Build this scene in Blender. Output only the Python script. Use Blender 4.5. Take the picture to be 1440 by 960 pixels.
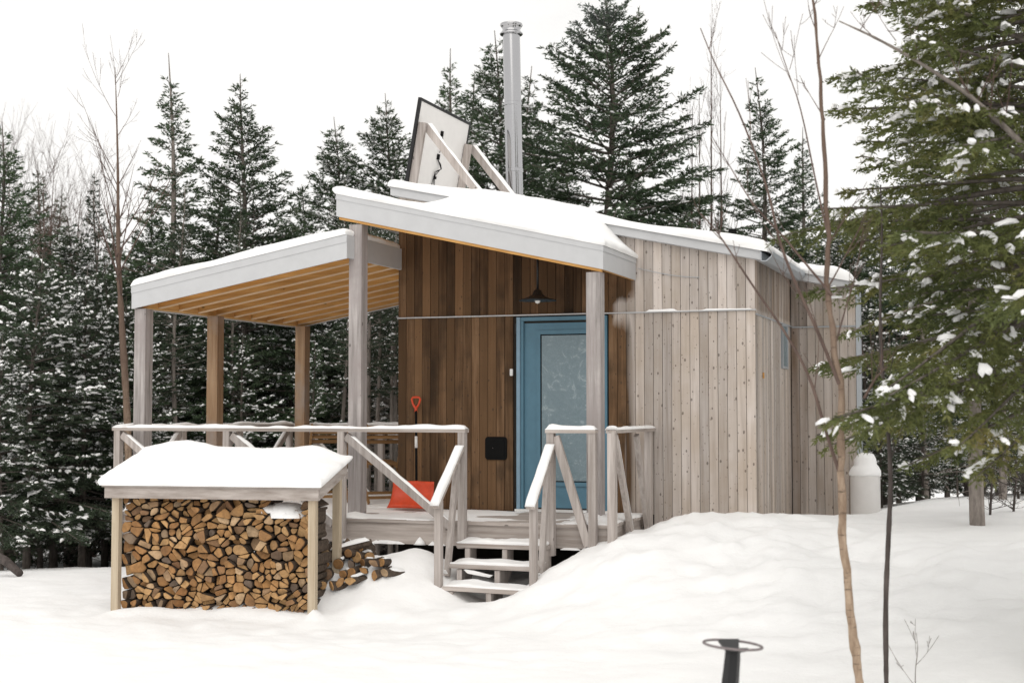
import bpy, bmesh, math, random
import numpy as np
from mathutils import Vector, Matrix

for o in list(bpy.data.objects):
    bpy.data.objects.remove(o, do_unlink=True)
scn = bpy.context.scene
col = scn.collection
R = math.radians

# ------------------------------------------------------------------ camera
# world: X along the cabin front (right), Y into the cabin, Z up, z=0 on the deck
YAW, PITCH, FPX = R(19.87), R(2.805), 2000.0
CAM = np.array([6.644, -14.612, 1.084])
RIGHT = np.array([math.cos(YAW), math.sin(YAW), 0.0])
FWD = np.array([-math.sin(YAW), math.cos(YAW), 0.0])
cam = bpy.data.objects.new('camera', bpy.data.cameras.new('camera'))
col.objects.link(cam)
cam.location = CAM
cam.rotation_euler = (R(90) + PITCH, 0, YAW)
cam.data.lens = 50
cam.data.sensor_width = 36
cam.data.clip_start = 0.1
cam.data.clip_end = 1000
cam.data.dof.use_dof = True
cam.data.dof.focus_distance = 14.6
cam.data.dof.aperture_fstop = 2.3
scn.camera = cam

# ------------------------------------------------------------------ sky and sun (overcast winter day)
world = bpy.data.worlds.new('World')
scn.world = world
world.use_nodes = True
wn = world.node_tree
wn.nodes.clear()
wo = wn.nodes.new('ShaderNodeOutputWorld')
bg = wn.nodes.new('ShaderNodeBackground')
sky = wn.nodes.new('ShaderNodeTexSky')
sky.sky_type = 'NISHITA'
sky.sun_disc = False
sky.sun_elevation = R(48)
sky.sun_rotation = R(168)
sky.dust_density = 6
hs = wn.nodes.new('ShaderNodeHueSaturation')
hs.inputs['Saturation'].default_value = 0.0
hs.inputs['Value'].default_value = 0.06
mx = wn.nodes.new('ShaderNodeMix')
mx.data_type = 'RGBA'
mx.inputs[0].default_value = 0.93          # cloud cover over the clear sky
mx.inputs[7].default_value = (1.0, 0.985, 0.965, 1)
wn.links.new(sky.outputs[0], hs.inputs['Color'])
wn.links.new(hs.outputs[0], mx.inputs[6])
wn.links.new(mx.outputs[2], bg.inputs[0])
bg.inputs[1].default_value = 0.935
wn.links.new(bg.outputs[0], wo.inputs[0])
sun = bpy.data.objects.new('sun', bpy.data.lights.new('sun', 'SUN'))
col.objects.link(sun)
sun.data.energy = 0.85
sun.data.angle = R(70)
sun.data.color = (1.0, 0.96, 0.9)
sun.location = (0, -20, 30)
sun.rotation_euler = (R(42), 0, R(12))

scn.view_settings.view_transform = 'Standard'
scn.view_settings.look = 'None'
scn.view_settings.gamma = 1
scn.view_settings.exposure = 0.24
scn.view_settings.use_curve_mapping = False

# ------------------------------------------------------------------ pixel helpers (to place things where they stand)
_fw = FWD * math.cos(PITCH) + np.array([0, 0, math.sin(PITCH)])
_up = np.cross(RIGHT, _fw)
def ray(px, py):
    d = _fw * FPX + RIGHT * (px - 720.0) - _up * (py - 480.0)
    return d / (d @ FWD)
def at(px, py, D): return CAM + ray(px, py) * D
def on(px, py, axis, v):
    d = ray(px, py)
    return CAM + d * ((v - CAM[axis]) / d[axis])
def fy(px, py, Y): return on(px, py, 1, Y)
def fx(px, py, X): return on(px, py, 0, X)

# ------------------------------------------------------------------ noise
def vnoise(x, y, seed=0):
    x = np.asarray(x, float); y = np.asarray(y, float)
    xi = np.floor(x).astype(np.int64); yi = np.floor(y).astype(np.int64)
    xf = x - xi; yf = y - yi
    u = xf * xf * xf * (xf * (xf * 6 - 15) + 10); v = yf * yf * yf * (yf * (yf * 6 - 15) + 10)
    def h(a, b):
        n = (a * 374761393 + b * 668265263 + seed * 974634777) & 0x7fffffff
        n = ((n ^ (n >> 13)) * 1274126177) & 0x7fffffff
        n = n ^ (n >> 16)
        return (n & 0xffff) / 32767.5 - 1.0
    a = h(xi, yi); b = h(xi + 1, yi); c = h(xi, yi + 1); d = h(xi + 1, yi + 1)
    return (a * (1 - u) + b * u) * (1 - v) + (c * (1 - u) + d * u) * v
def fbm(x, y, seed=0, octs=3):
    s = 0; a = 1.0
    for k in range(octs):
        s = s + a * vnoise(np.asarray(x) * 2 ** k, np.asarray(y) * 2 ** k, seed + k * 17); a *= 0.5
    return s
def sstep(a, b, x):
    t = np.clip((np.asarray(x, float) - a) / (b - a), 0, 1)
    return t * t * (3 - 2 * t)

# ------------------------------------------------------------------ materials
def new_mat(name):
    m = bpy.data.materials.new(name); m.use_nodes = True
    nt = m.node_tree
    return m, nt, nt.nodes['Principled BSDF']
def N(nt, t, **kw):
    n = nt.nodes.new(t)
    for k, v in kw.items():
        if k.startswith('i_'): n.inputs[int(k[2:])].default_value = v
        else: setattr(n, k, v)
    return n
def L(nt, a, b): nt.links.new(a, b)
def c4(c): return (c[0], c[1], c[2], 1)
def ramp(nt, fac, stops):
    r = N(nt, 'ShaderNodeValToRGB')
    e = r.color_ramp.elements
    while len(e) < len(stops): e.new(0.5)
    for el, (p, c) in zip(e, stops): el.position = p; el.color = c4(c) if len(c) == 3 else c
    L(nt, fac, r.inputs[0]); return r.outputs[0]
def mixc(nt, fac, a, b, blend='MIX'):
    m = N(nt, 'ShaderNodeMix', data_type='RGBA', blend_type=blend)
    for s, v in ((0, fac), (6, a), (7, b)):
        if hasattr(v, 'default_value'): L(nt, v, m.inputs[s])
        elif isinstance(v, (int, float)): m.inputs[s].default_value = v
        else: m.inputs[s].default_value = c4(v)
    return m.outputs[2]
def math_(nt, op, a, b=0.0, clamp=False):
    m = N(nt, 'ShaderNodeMath', operation=op, use_clamp=clamp)
    for s, v in ((0, a), (1, b)):
        if hasattr(v, 'default_value'): L(nt, v, m.inputs[s])
        else: m.inputs[s].default_value = v
    return m.outputs[0]
def noise(nt, vec, scale, detail=4, rough=0.6):
    n = N(nt, 'ShaderNodeTexNoise')
    n.inputs['Scale'].default_value = scale; n.inputs['Detail'].default_value = detail
    n.inputs['Roughness'].default_value = rough
    if vec is not None: L(nt, vec, n.inputs['Vector'])
    return n.outputs['Fac']
def objcoord(nt, scale=(1, 1, 1), shift=True):
    tc = N(nt, 'ShaderNodeTexCoord'); v = tc.outputs['Object']
    oi = N(nt, 'ShaderNodeObjectInfo')
    if shift:
        mu = N(nt, 'ShaderNodeVectorMath', operation='MULTIPLY_ADD')
        cb = N(nt, 'ShaderNodeCombineXYZ')
        for k in range(3): L(nt, oi.outputs['Random'], cb.inputs[k])
        L(nt, cb.outputs[0], mu.inputs[0]); mu.inputs[1].default_value = (37, 53, 71); L(nt, v, mu.inputs[2])
        v = mu.outputs[0]
    mp = N(nt, 'ShaderNodeMapping'); mp.inputs['Scale'].default_value = scale
    L(nt, v, mp.inputs['Vector'])
    return mp.outputs[0], oi.outputs['Random'], v
def bump(nt, bs, h, strength=0.3, dist=0.01):
    b = N(nt, 'ShaderNodeBump'); b.inputs['Strength'].default_value = strength; b.inputs['Distance'].default_value = dist
    L(nt, h, b.inputs['Height']); L(nt, b.outputs[0], bs.inputs['Normal'])
def knots(nt, vec, scale, thr, keep):
    v = N(nt, 'ShaderNodeTexVoronoi'); L(nt, vec, v.inputs['Vector']); v.inputs['Scale'].default_value = scale
    near = math_(nt, 'LESS_THAN', v.outputs['Distance'], thr)
    sp = N(nt, 'ShaderNodeSeparateColor'); L(nt, v.outputs['Color'], sp.inputs[0])
    k = math_(nt, 'GREATER_THAN', sp.outputs[0], keep)
    return math_(nt, 'MULTIPLY', near, k)

def wood(name, dark, light, axis=0, var=0.25, rough=0.8, knot=True, stain=None):
    m, nt, bs = new_mat(name)
    sc = [22, 22, 22]; sc[axis] = 1.3
    vec, rnd, raw = objcoord(nt, tuple(sc))
    n1 = noise(nt, vec, 1.0, 6, 0.65)
    c = ramp(nt, n1, [(0.28, dark), (0.72, light)])
    if stain is not None:
        n2 = noise(nt, raw, 2.2, 4, 0.6)
        c = mixc(nt, ramp(nt, n2, [(0.45, (0, 0, 0)), (0.7, (1, 1, 1))]), c, stain)
    if knot:
        ks = [1, 1, 1]; ks[axis] = 0.55
        mp = N(nt, 'ShaderNodeMapping'); mp.inputs['Scale'].default_value = tuple(ks); L(nt, raw, mp.inputs['Vector'])
        k = knots(nt, mp.outputs[0], 7.0, 0.085, 0.55)
        c = mixc(nt, math_(nt, 'MULTIPLY', k, 0.65), c, tuple(x * 0.25 for x in dark))
    v = math_(nt, 'MULTIPLY_ADD', rnd, 2 * var); v.node.inputs[2].default_value = 1 - var
    hv = N(nt, 'ShaderNodeHueSaturation'); L(nt, c, hv.inputs['Color']); L(nt, v, hv.inputs['Value'])
    L(nt, hv.outputs[0], bs.inputs['Base Color'])
    bs.inputs['Roughness'].default_value = rough; bs.inputs['Specular IOR Level'].default_value = 0.25
    bump(nt, bs, n1, 0.35, 0.004)
    return m

def plain(name, colr, rough=0.6, metal=0.0, var=0.06, scale=6.0, spec=0.5):
    m, nt, bs = new_mat(name)
    vec, rnd, raw = objcoord(nt)
    n1 = noise(nt, raw, scale, 5, 0.6)
    c = ramp(nt, n1, [(0.3, tuple(x * (1 - var) for x in colr)), (0.7, tuple(min(1, x * (1 + var)) for x in colr))])
    L(nt, c, bs.inputs['Base Color'])
    bs.inputs['Roughness'].default_value = rough; bs.inputs['Metallic'].default_value = metal
    bs.inputs['Specular IOR Level'].default_value = spec
    return m

def cladding():
    # weathered cedar: grey where rain and sun reach it, brown where the porch roof has sheltered it
    m, nt, bs = new_mat('cedar_cladding')
    vec, rnd, raw = objcoord(nt, (24, 24, 1.1))
    n1 = noise(nt, vec, 1.0, 6, 0.65)
    brown = ramp(nt, n1, [(0.25, (0.050, 0.030, 0.019)), (0.5, (0.125, 0.078, 0.048)), (0.75, (0.215, 0.142, 0.092))])
    n3 = noise(nt, raw, 1.6, 3, 0.6)
    brown = mixc(nt, ramp(nt, n3, [(0.5, (0, 0, 0)), (0.68, (0.75, 0.75, 0.75))]), brown, (0.040, 0.028, 0.019))
    r2 = math_(nt, 'FRACT', math_(nt, 'MULTIPLY', rnd, 17.3))
    brown = mixc(nt, math_(nt, 'MULTIPLY', math_(nt, 'GREATER_THAN', r2, 0.62), 0.55), brown, (0.25, 0.155, 0.093))
    grey = ramp(nt, n1, [(0.2, (0.29, 0.245, 0.215)), (0.5, (0.52, 0.463, 0.424)), (0.8, (0.64, 0.587, 0.55))])
    n4 = noise(nt, raw, 1.1, 4, 0.6)
    grey = mixc(nt, ramp(nt, n4, [(0.40, (0, 0, 0)), (0.70, (0.75, 0.75, 0.75))]), grey, (0.40, 0.325, 0.255))
    bv = math_(nt, 'MULTIPLY_ADD', math_(nt, 'FRACT', math_(nt, 'MULTIPLY', rnd, 29.7)), 0.72); bv.node.inputs[2].default_value = 0.42
    bh = N(nt, 'ShaderNodeHueSaturation'); L(nt, brown, bh.inputs['Color']); L(nt, bv, bh.inputs['Value']); bh.inputs['Saturation'].default_value = 1.14; brown = bh.outputs[0]
    at_ = N(nt, 'ShaderNodeAttribute', attribute_name='shelter')
    nb = noise(nt, vec, 0.5, 3, 0.6)
    nb2 = math_(nt, 'MULTIPLY_ADD', nb, 0.9); nb2.node.inputs[2].default_value = -0.45
    sh = math_(nt, 'ADD', at_.outputs['Fac'], nb2)
    sh = ramp(nt, sh, [(0.28, (0, 0, 0)), (0.72, (1, 1, 1))])
    c = mixc(nt, sh, grey, brown)
    sx = N(nt, 'ShaderNodeSeparateXYZ'); L(nt, raw, sx.inputs[0])
    def knot2(sa, sb, thr, keep):
        cb = N(nt, 'ShaderNodeCombineXYZ'); L(nt, math_(nt, 'MULTIPLY', math_(nt, 'ADD', sx.outputs[0], sx.outputs[1]), sa), cb.inputs[0]); L(nt, math_(nt, 'MULTIPLY', sx.outputs[2], sb), cb.inputs[1])
        vo = N(nt, 'ShaderNodeTexVoronoi', voronoi_dimensions='2D'); L(nt, cb.outputs[0], vo.inputs['Vector']); vo.inputs['Scale'].default_value = 1.0
        spc = N(nt, 'ShaderNodeSeparateColor'); L(nt, vo.outputs['Color'], spc.inputs[0])
        lim = math_(nt, 'MULTIPLY_ADD', spc.outputs[1], thr * 0.8); lim.node.inputs[2].default_value = thr * 0.5
        return math_(nt, 'MULTIPLY', math_(nt, 'LESS_THAN', vo.outputs['Distance'], lim), math_(nt, 'GREATER_THAN', spc.outputs[0], keep))
    c = mixc(nt, math_(nt, 'MULTIPLY', knot2(9, 5.5, 0.072, 0.35), 0.62), c, (0.05, 0.034, 0.026))
    c = mixc(nt, math_(nt, 'MULTIPLY', knot2(17, 12, 0.085, 0.6), 0.45), c, (0.07, 0.05, 0.04))
    v = math_(nt, 'MULTIPLY_ADD', rnd, 0.44); v.node.inputs[2].default_value = 0.78
    hv = N(nt, 'ShaderNodeHueSaturation'); L(nt, c, hv.inputs['Color']); L(nt, v, hv.inputs['Value'])
    L(nt, hv.outputs[0], bs.inputs['Base Color'])
    bs.inputs['Roughness'].default_value = 0.85; bs.inputs['Specular IOR Level'].default_value = 0.2
    bump(nt, bs, n1, 0.4, 0.004)
    return m

def snow_mat(name, fine=14.0, dist=0.02):
    m, nt, bs = new_mat(name)
    tc = N(nt, 'ShaderNodeTexCoord')
    n1 = noise(nt, tc.outputs['Object'], fine, 5, 0.6)
    n2 = noise(nt, tc.outputs['Object'], 1.3, 3, 0.5)
    c = ramp(nt, n2, [(0.3, (0.90, 0.897, 0.892)), (0.7, (0.935, 0.932, 0.926))])
    L(nt, c, bs.inputs['Base Color'])
    bs.inputs['Roughness'].default_value = 0.75; bs.inputs['Specular IOR Level'].default_value = 0.2
    bump(nt, bs, n1, 0.35, dist)
    return m

def needle_mat(name, a, b, c3):
    m, nt, bs = new_mat(name)
    vec, rnd, raw = objcoord(nt)
    n1 = noise(nt, raw, 1.7, 4, 0.7)
    c = ramp(nt, n1, [(0.3, a), (0.55, b), (0.75, c3)])
    v = math_(nt, 'MULTIPLY_ADD', rnd, 0.4); v.node.inputs[2].default_value = 0.8
    hv = N(nt, 'ShaderNodeHueSaturation'); L(nt, c, hv.inputs['Color']); L(nt, v, hv.inputs['Value'])
    L(nt, hv.outputs[0], bs.inputs['Base Color'])
    bs.inputs['Roughness'].default_value = 0.65; bs.inputs['Specular IOR Level'].default_value = 0.25
    return m

def bark_mat(name, a, b, scale=(9, 9, 2.5), birch=False):
    m, nt, bs = new_mat(name)
    vec, rnd, raw = objcoord(nt, scale)
    n1 = noise(nt, vec, 1.6, 6, 0.7)
    c = ramp(nt, n1, [(0.3, a), (0.7, b)])
    if birch:
        mp = N(nt, 'ShaderNodeMapping'); mp.inputs['Scale'].default_value = (9, 9, 60); L(nt, raw, mp.inputs['Vector'])
        n2 = noise(nt, mp.outputs[0], 1.0, 3, 0.6)
        c = mixc(nt, ramp(nt, n2, [(0.6, (0, 0, 0)), (0.68, (0.8, 0.8, 0.8))]), c, (0.05, 0.035, 0.025))
        sz_ = N(nt, 'ShaderNodeSeparateXYZ'); tc_ = N(nt, 'ShaderNodeTexCoord'); L(nt, tc_.outputs['Object'], sz_.inputs[0])
        zf = math_(nt, 'MULTIPLY', sz_.outputs[2], 0.33)
        c = mixc(nt, ramp(nt, zf, [(0.35, (0, 0, 0)), (0.95, (0.85, 0.85, 0.85))]), c, (0.105, 0.070, 0.056))
    L(nt, c, bs.inputs['Base Color'])
    bs.inputs['Roughness'].default_value = 0.85; bs.inputs['Specular IOR Level'].default_value = 0.2
    bump(nt, bs, n1, 0.5, 0.01)
    return m

def end_grain():
    m, nt, bs = new_mat('split_log_end')
    vec, rnd, raw = objcoord(nt)
    n1 = noise(nt, raw, 26, 5, 0.7)
    n2 = noise(nt, raw, 6, 3, 0.6)
    hue = ramp(nt, rnd, [(0.0, (0.42, 0.22, 0.085)), (0.2, (0.58, 0.36, 0.17)), (0.36, (0.30, 0.15, 0.062)), (0.5, (0.50, 0.28, 0.12)),
                         (0.66, (0.38, 0.20, 0.085)), (0.76, (0.17, 0.135, 0.11)), (0.86, (0.60, 0.42, 0.25)), (1.0, (0.24, 0.13, 0.07))])
    c = mixc(nt, ramp(nt, n1, [(0.4, (0, 0, 0)), (0.75, (0.55, 0.55, 0.55))]), hue, (0.11, 0.058, 0.028))
    c = mixc(nt, ramp(nt, n2, [(0.45, (0, 0, 0)), (0.75, (0.55, 0.55, 0.55))]), c, (0.10, 0.07, 0.048))
    L(nt, c, bs.inputs['Base Color']); bs.inputs['Roughness'].default_value = 0.9; bs.inputs['Specular IOR Level'].default_value = 0.15
    bump(nt, bs, n1, 0.6, 0.006)
    return m

def frosted_pane():
    m, nt, bs = new_mat('frosted_glass')
    vec, rnd, raw = objcoord(nt)
    wv = N(nt, 'ShaderNodeTexNoise'); wv.inputs['Scale'].default_value = 6.0; wv.inputs['Detail'].default_value = 8
    wv.inputs['Roughness'].default_value = 0.75; wv.inputs['Distortion'].default_value = 2.2
    L(nt, raw, wv.inputs['Vector'])
    n2 = noise(nt, raw, 60, 3, 0.7)
    c = ramp(nt, wv.outputs['Fac'], [(0.42, (0.12, 0.185, 0.215)), (0.57, (0.16, 0.23, 0.26)), (0.63, (0.36, 0.43, 0.46)), (0.67, (0.18, 0.25, 0.28))])
    c = mixc(nt, 0.35, c, ramp(nt, n2, [(0.3, (0.14, 0.20, 0.235)), (0.7, (0.26, 0.33, 0.36))]))
    L(nt, c, bs.inputs['Base Color'])
    bs.inputs['Roughness'].default_value = 0.35; bs.inputs['Coat Weight'].default_value = 0.3
    return m

M = {
    'clad': cladding(),
    'snow': snow_mat('snow'), 'snow_ground': snow_mat('snow_ground', 9.0, 0.03),
    'grey_x': wood('weathered_wood_x', (0.28, 0.235, 0.205), (0.56, 0.505, 0.47), 0, 0.12),
    'grey_y': wood('weathered_wood_y', (0.28, 0.235, 0.205), (0.56, 0.505, 0.47), 1, 0.12),
    'grey_z': wood('weathered_wood_z', (0.29, 0.25, 0.225), (0.57, 0.52, 0.49), 2, 0.12),
    'post': wood('weathered_post', (0.20, 0.18, 0.17), (0.57, 0.525, 0.51), 2, 0.08, stain=(0.34, 0.30, 0.29)),
    'post_brown': wood('half_weathered_post', (0.24, 0.14, 0.075), (0.47, 0.32, 0.20), 2, 0.12, stain=(0.36, 0.30, 0.26)),
    'pine_x': wood('fresh_pine_x', (0.46, 0.225, 0.062), (0.74, 0.42, 0.145), 0, 0.12, 0.6),
    'pine_y': wood('fresh_pine_y', (0.50, 0.265, 0.085), (0.80, 0.50, 0.205), 1, 0.12, 0.6),
    'lit_rafter_edge': wood('pine_snow_lit', (0.62, 0.44, 0.27), (0.80, 0.62, 0.42), 0, 0.06, knot=False),  # paler pine, standing for snow light on the rafter bottoms
    'pale_z': wood('pale_lumber_z', (0.42, 0.33, 0.23), (0.62, 0.53, 0.40), 2, 0.12, knot=False),
    'chair': wood('chair_wood', (0.16, 0.085, 0.035), (0.36, 0.21, 0.095), 0, 0.1, 0.6, knot=False),
    'metal_trim': plain('pale_grey_trim_metal', (0.52, 0.525, 0.535), 0.55, 0.0, 0.04),
    'gutter': plain('grey_gutter_metal', (0.42, 0.45, 0.48), 0.45, 0.2, 0.05),
    'blue': plain('blue_paint', (0.083, 0.190, 0.262), 0.55, 0.0, 0.07, 9),
    'blue_lit': plain('blue_paint_lit', (0.20, 0.31, 0.40), 0.5, 0.0, 0.07, 9),  # lit copy of the door blue, for light on the left jamb
    'pane': frosted_pane(),
    'black': plain('black_metal', (0.012, 0.012, 0.013), 0.45, 0.3, 0.2),
    'black_rubber': plain('black_plastic', (0.007, 0.007, 0.007), 0.85, 0.0, 0.2, spec=0.12),
    'steel': plain('stainless_steel', (0.44, 0.44, 0.45), 0.12, 1.0, 0.015, 3),
    'ring': plain('worn_iron_ring', (0.22, 0.19, 0.19), 0.5, 0.5, 0.2, 30),
    'orange': plain('orange_plastic', (0.62, 0.060, 0.014), 0.45, 0.0, 0.12, 14),
    'bulb': plain('opal_bulb', (0.75, 0.75, 0.73), 0.2),
    'white': plain('white_plastic', (0.74, 0.74, 0.73), 0.5),
    'sheet': plain('solar_back_sheet', (0.82, 0.80, 0.78), 0.6, 0, 0.03),
    'tank': plain('off_white_tank_paint', (0.68, 0.66, 0.64), 0.5, 0.0, 0.05),
    'dark': plain('dark_backing', (0.02, 0.016, 0.012), 0.9, 0, 0.2),
    'log_end': end_grain(),
    'bark': bark_mat('log_bark', (0.035, 0.026, 0.02), (0.13, 0.098, 0.075), (20, 20, 20)),
    'trunk': bark_mat('spruce_bark', (0.06, 0.05, 0.043), (0.19, 0.165, 0.145)),
    'trunk_pale': bark_mat('pale_bark', (0.14, 0.12, 0.105), (0.33, 0.29, 0.26)),
    'birch': bark_mat('young_birch_bark', (0.20, 0.135, 0.090), (0.50, 0.385, 0.285), (14, 14, 4), True),
    'twig': bark_mat('twig_bark', (0.075, 0.050, 0.043), (0.17, 0.12, 0.10)),
    'dark_twig': bark_mat('dark_twig_bark', (0.04, 0.033, 0.03), (0.12, 0.10, 0.092)),
    'needle': needle_mat('spruce_needles', (0.036, 0.060, 0.032), (0.066, 0.100, 0.052), (0.100, 0.132, 0.070)),
    'needle_far': needle_mat('far_spruce_needles', (0.036, 0.052, 0.032), (0.060, 0.082, 0.050), (0.086, 0.105, 0.066)),
    'needle_near': needle_mat('near_spruce_needles', (0.062, 0.082, 0.027), (0.118, 0.132, 0.042), (0.200, 0.172, 0.060)),
}

# ------------------------------------------------------------------ mesh building
OFF = {}
class MB:
    def __init__(s): s.v = []; s.f = []; s.m = []
    def add(s, vs, fs, mi=0):
        b = len(s.v); s.v += [tuple(map(float, p)) for p in vs]
        s.f += [tuple(b + i for i in f) for f in fs]; s.m += [mi] * len(fs)
        return s
    def hexa(s, p):           # 8 corners: 4 bottom (ccw from above), 4 top
        return s.add(p, [(3, 2, 1, 0), (4, 5, 6, 7), (0, 1, 5, 4), (1, 2, 6, 5), (2, 3, 7, 6), (3, 0, 4, 7)])
    def box(s, a, b):
        (x0, y0, z0), (x1, y1, z1) = a, b
        return s.hexa([(x0, y0, z0), (x1, y0, z0), (x1, y1, z0), (x0, y1, z0), (x0, y0, z1), (x1, y0, z1), (x1, y1, z1), (x0, y1, z1)])
    def beam(s, p, q, w, h, up=(0, 0, 1)):
        p = np.array(p, float); q = np.array(q, float); d = q - p; d /= np.linalg.norm(d)
        u = np.array(up, float); sd = np.cross(d, u); sd /= np.linalg.norm(sd); n = np.cross(sd, d)
        a = sd * w / 2; b = n * h / 2
        return s.hexa([p - a - b, p + a - b, q + a - b, q - a - b, p - a + b, p + a + b, q + a + b, q - a + b])
    def tube(s, pts, rad, n=8, caps=True):
        pts = [np.array(p, float) for p in pts]
        if not hasattr(rad, '__len__'): rad = [rad] * len(pts)
        vs = []; fs = []; prev = None
        for i, p in enumerate(pts):
            d = pts[min(i + 1, len(pts) - 1)] - pts[max(i - 1, 0)]; d = d / (np.linalg.norm(d) + 1e-9)
            if prev is None:
                a = np.cross(d, (0, 0, 1)) if abs(d[2]) < 0.9 else np.cross(d, (0, 1, 0))
            else: a = prev - d * (prev @ d)
            a = a / (np.linalg.norm(a) + 1e-9); prev = a; b = np.cross(d, a)
            for k in range(n):
                t = 2 * math.pi * k / n
                vs.append(p + (a * math.cos(t) + b * math.sin(t)) * rad[i])
        for i in range(len(pts) - 1):
            for k in range(n):
                fs.append((i * n + k, i * n + (k + 1) % n, (i + 1) * n + (k + 1) % n, (i + 1) * n + k))
        if caps:
            fs.append(tuple(range(n - 1, -1, -1))); fs.append(tuple((len(pts) - 1) * n + k for k in range(n)))
        return s.add(vs, fs)
    def lathe(s, prof, c, n=24):
        vs = []; fs = []
        for r, z in prof:
            for k in range(n):
                t = 2 * math.pi * k / n
                vs.append((c[0] + r * math.cos(t), c[1] + r * math.sin(t), c[2] + z))
        for i in range(len(prof) - 1):
            for k in range(n):
                fs.append((i * n + k, i * n + (k + 1) % n, (i + 1) * n + (k + 1) % n, (i + 1) * n + k))
        fs.append(tuple(range(n - 1, -1, -1))); fs.append(tuple((len(prof) - 1) * n + k for k in range(n)))
        return s.add(vs, fs)
    def build(s, name, mats, parent=None, smooth=False, off=None):
        if off is None: off = OFF.get(parent.name, np.zeros(3)) if parent is not None else np.zeros(3)
        me = bpy.data.meshes.new(name)
        V = np.array(s.v, float) - off
        me.from_pydata(V.tolist(), [], s.f)
        if not isinstance(mats, (list, tuple)): mats = [mats]
        for m in mats: me.materials.append(m)
        if len(mats) > 1: me.polygons.foreach_set('material_index', s.m)
        if smooth: me.polygons.foreach_set('use_smooth', [len(f) < 5 for f in s.f])
        me.update()
        return link(name, me, parent)
def link(name, me, parent=None):
    o = bpy.data.objects.new(name, me); col.objects.link(o)
    if parent is not None:
        o.parent = parent
        OFF[o.name] = OFF.get(parent.name, np.zeros(3))
    return o
def thing(name, label, cat, base=(0, 0, 0), group=None):
    o = bpy.data.objects.new(name, None); col.objects.link(o)
    o.location = base; o.empty_display_size = 0.2
    OFF[o.name] = np.array(base, float)
    o['label'] = label; o['category'] = cat
    if group: o['group'] = group
    return o
def B(name, mat, parent, a, b): return MB().box(a, b).build(name, mat, parent)
def Beam(name, mat, parent, p, q, w, h, up=(0, 0, 1)): return MB().beam(p, q, w, h, up).build(name, mat, parent)

def snow_strip(mb, p, q, w, h, seed, step=0.03, gaps=0.0, over=1.06):
    """lumpy rounded ridge of snow lying along a board from p to q"""
    p = np.array(p, float); q = np.array(q, float); ln = np.linalg.norm(q - p); d = (q - p) / ln
    sd = np.cross(d, (0, 0, 1)); sd /= np.linalg.norm(sd); n = max(4, int(ln / step))
    nu = np.cross(sd, d)
    t = np.linspace(0, 1, n + 1); s = t * ln
    hh = h * (0.8 + 0.45 * fbm(s * 3.0, s * 0 + seed, seed))
    if gaps: hh = hh * sstep(-gaps, -gaps + 0.25, fbm(s * 2.2, s * 0 + 3.3, seed + 5))
    e = np.minimum(s, ln - s); hh = hh * np.sqrt(np.clip(e / (h * 0.8), 0.0, 1)); hh = np.maximum(hh, 0.001)
    ww = w * over * (1 + 0.06 * fbm(s * 6, s * 0 + 7.7, seed + 9))
    prof = [(-0.5, -0.15), (-0.52, 0.25), (-0.42, 0.68), (-0.2, 0.94), (0.06, 1.0), (0.3, 0.86), (0.46, 0.5), (0.51, 0.2), (0.5, -0.15)]
    K = len(prof); vs = []; fs = []
    for i in range(n + 1):
        c = p + d * s[i]
        for a, b in prof: vs.append(c + sd * (a * ww[i]) + nu * (b * hh[i] if b > 0 else -0.004))
    for i in range(n):
        for k in range(K - 1): fs.append((i * K + k, i * K + k + 1, (i + 1) * K + k + 1, (i + 1) * K + k))
    fs.append(tuple(range(K))); fs.append(tuple((n * K + k) for k in range(K - 1, -1, -1)))
    return mb.add(vs, fs)

def snow_slab(mb, o, u, v, th, rnd, seed, step=0.06, amp=0.3, freq=1.2, extra=None, over=0.02):
    """blanket of snow on the parallelogram o + a*u + b*v with rounded rims; returns builder"""
    o = np.array(o, float); u = np.array(u, float); v = np.array(v, float)
    lu = np.linalg.norm(u); lv = np.linalg.norm(v)
    def coords(l):
        e = [0, 0.004, 0.012, 0.03, 0.06, 0.1]
        e = [x for x in e if x < l * 0.3]
        mid = np.arange(0.14, l - 0.14, step) if l > 0.35 else []
        return np.unique(np.round(np.concatenate([e, mid, [l - x for x in e]]), 5))
    A = coords(lu); Bc = coords(lv)
    a, b = np.meshgrid(A, Bc, indexing='ij')
    dist = np.minimum.reduce([a, lu - a, b, lv - b])
    k = np.clip(dist / rnd, 0, 1)
    prof = np.sqrt(np.clip(1 - (1 - k) ** 2, 0, 1))
    t = th * (1 + amp * fbm(a * freq, b * freq, seed))
    if extra is not None: t = t + extra(a / lu, b / lv)
    z = np.maximum(t, 0.004) * prof
    ex = (over + 0.006) * (0.7 + 0.8 * fbm(a * 4.5, b * 4.5, seed + 3)) * np.sin(np.clip(prof, 0, 1) * math.pi)     # belly past the rim
    z = z * (1 + 0.10 * fbm(a * 6, b * 6, seed + 7) * (1 - k))
    P = o + (a / lu)[..., None] * u + (b / lv)[..., None] * v + np.array([0, 0, 1.0]) * z[..., None]
    ou = u / lu; ov = v / lv
    P = P + ou * (np.where(a < lu / 2, -1, 1) * ex * (np.minimum(a, lu - a) < rnd))[..., None] + ov * (np.where(b < lv / 2, -1, 1) * ex * (np.minimum(b, lv - b) < rnd))[..., None]
    na, nb = a.shape
    idx = np.arange(na * nb).reshape(na, nb)
    fs = [tuple(x) for x in np.stack([idx[:-1, :-1], idx[1:, :-1], idx[1:, 1:], idx[:-1, 1:]], -1).reshape(-1, 4).tolist()]
    return mb.add(P.reshape(-1, 3), fs)

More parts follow.
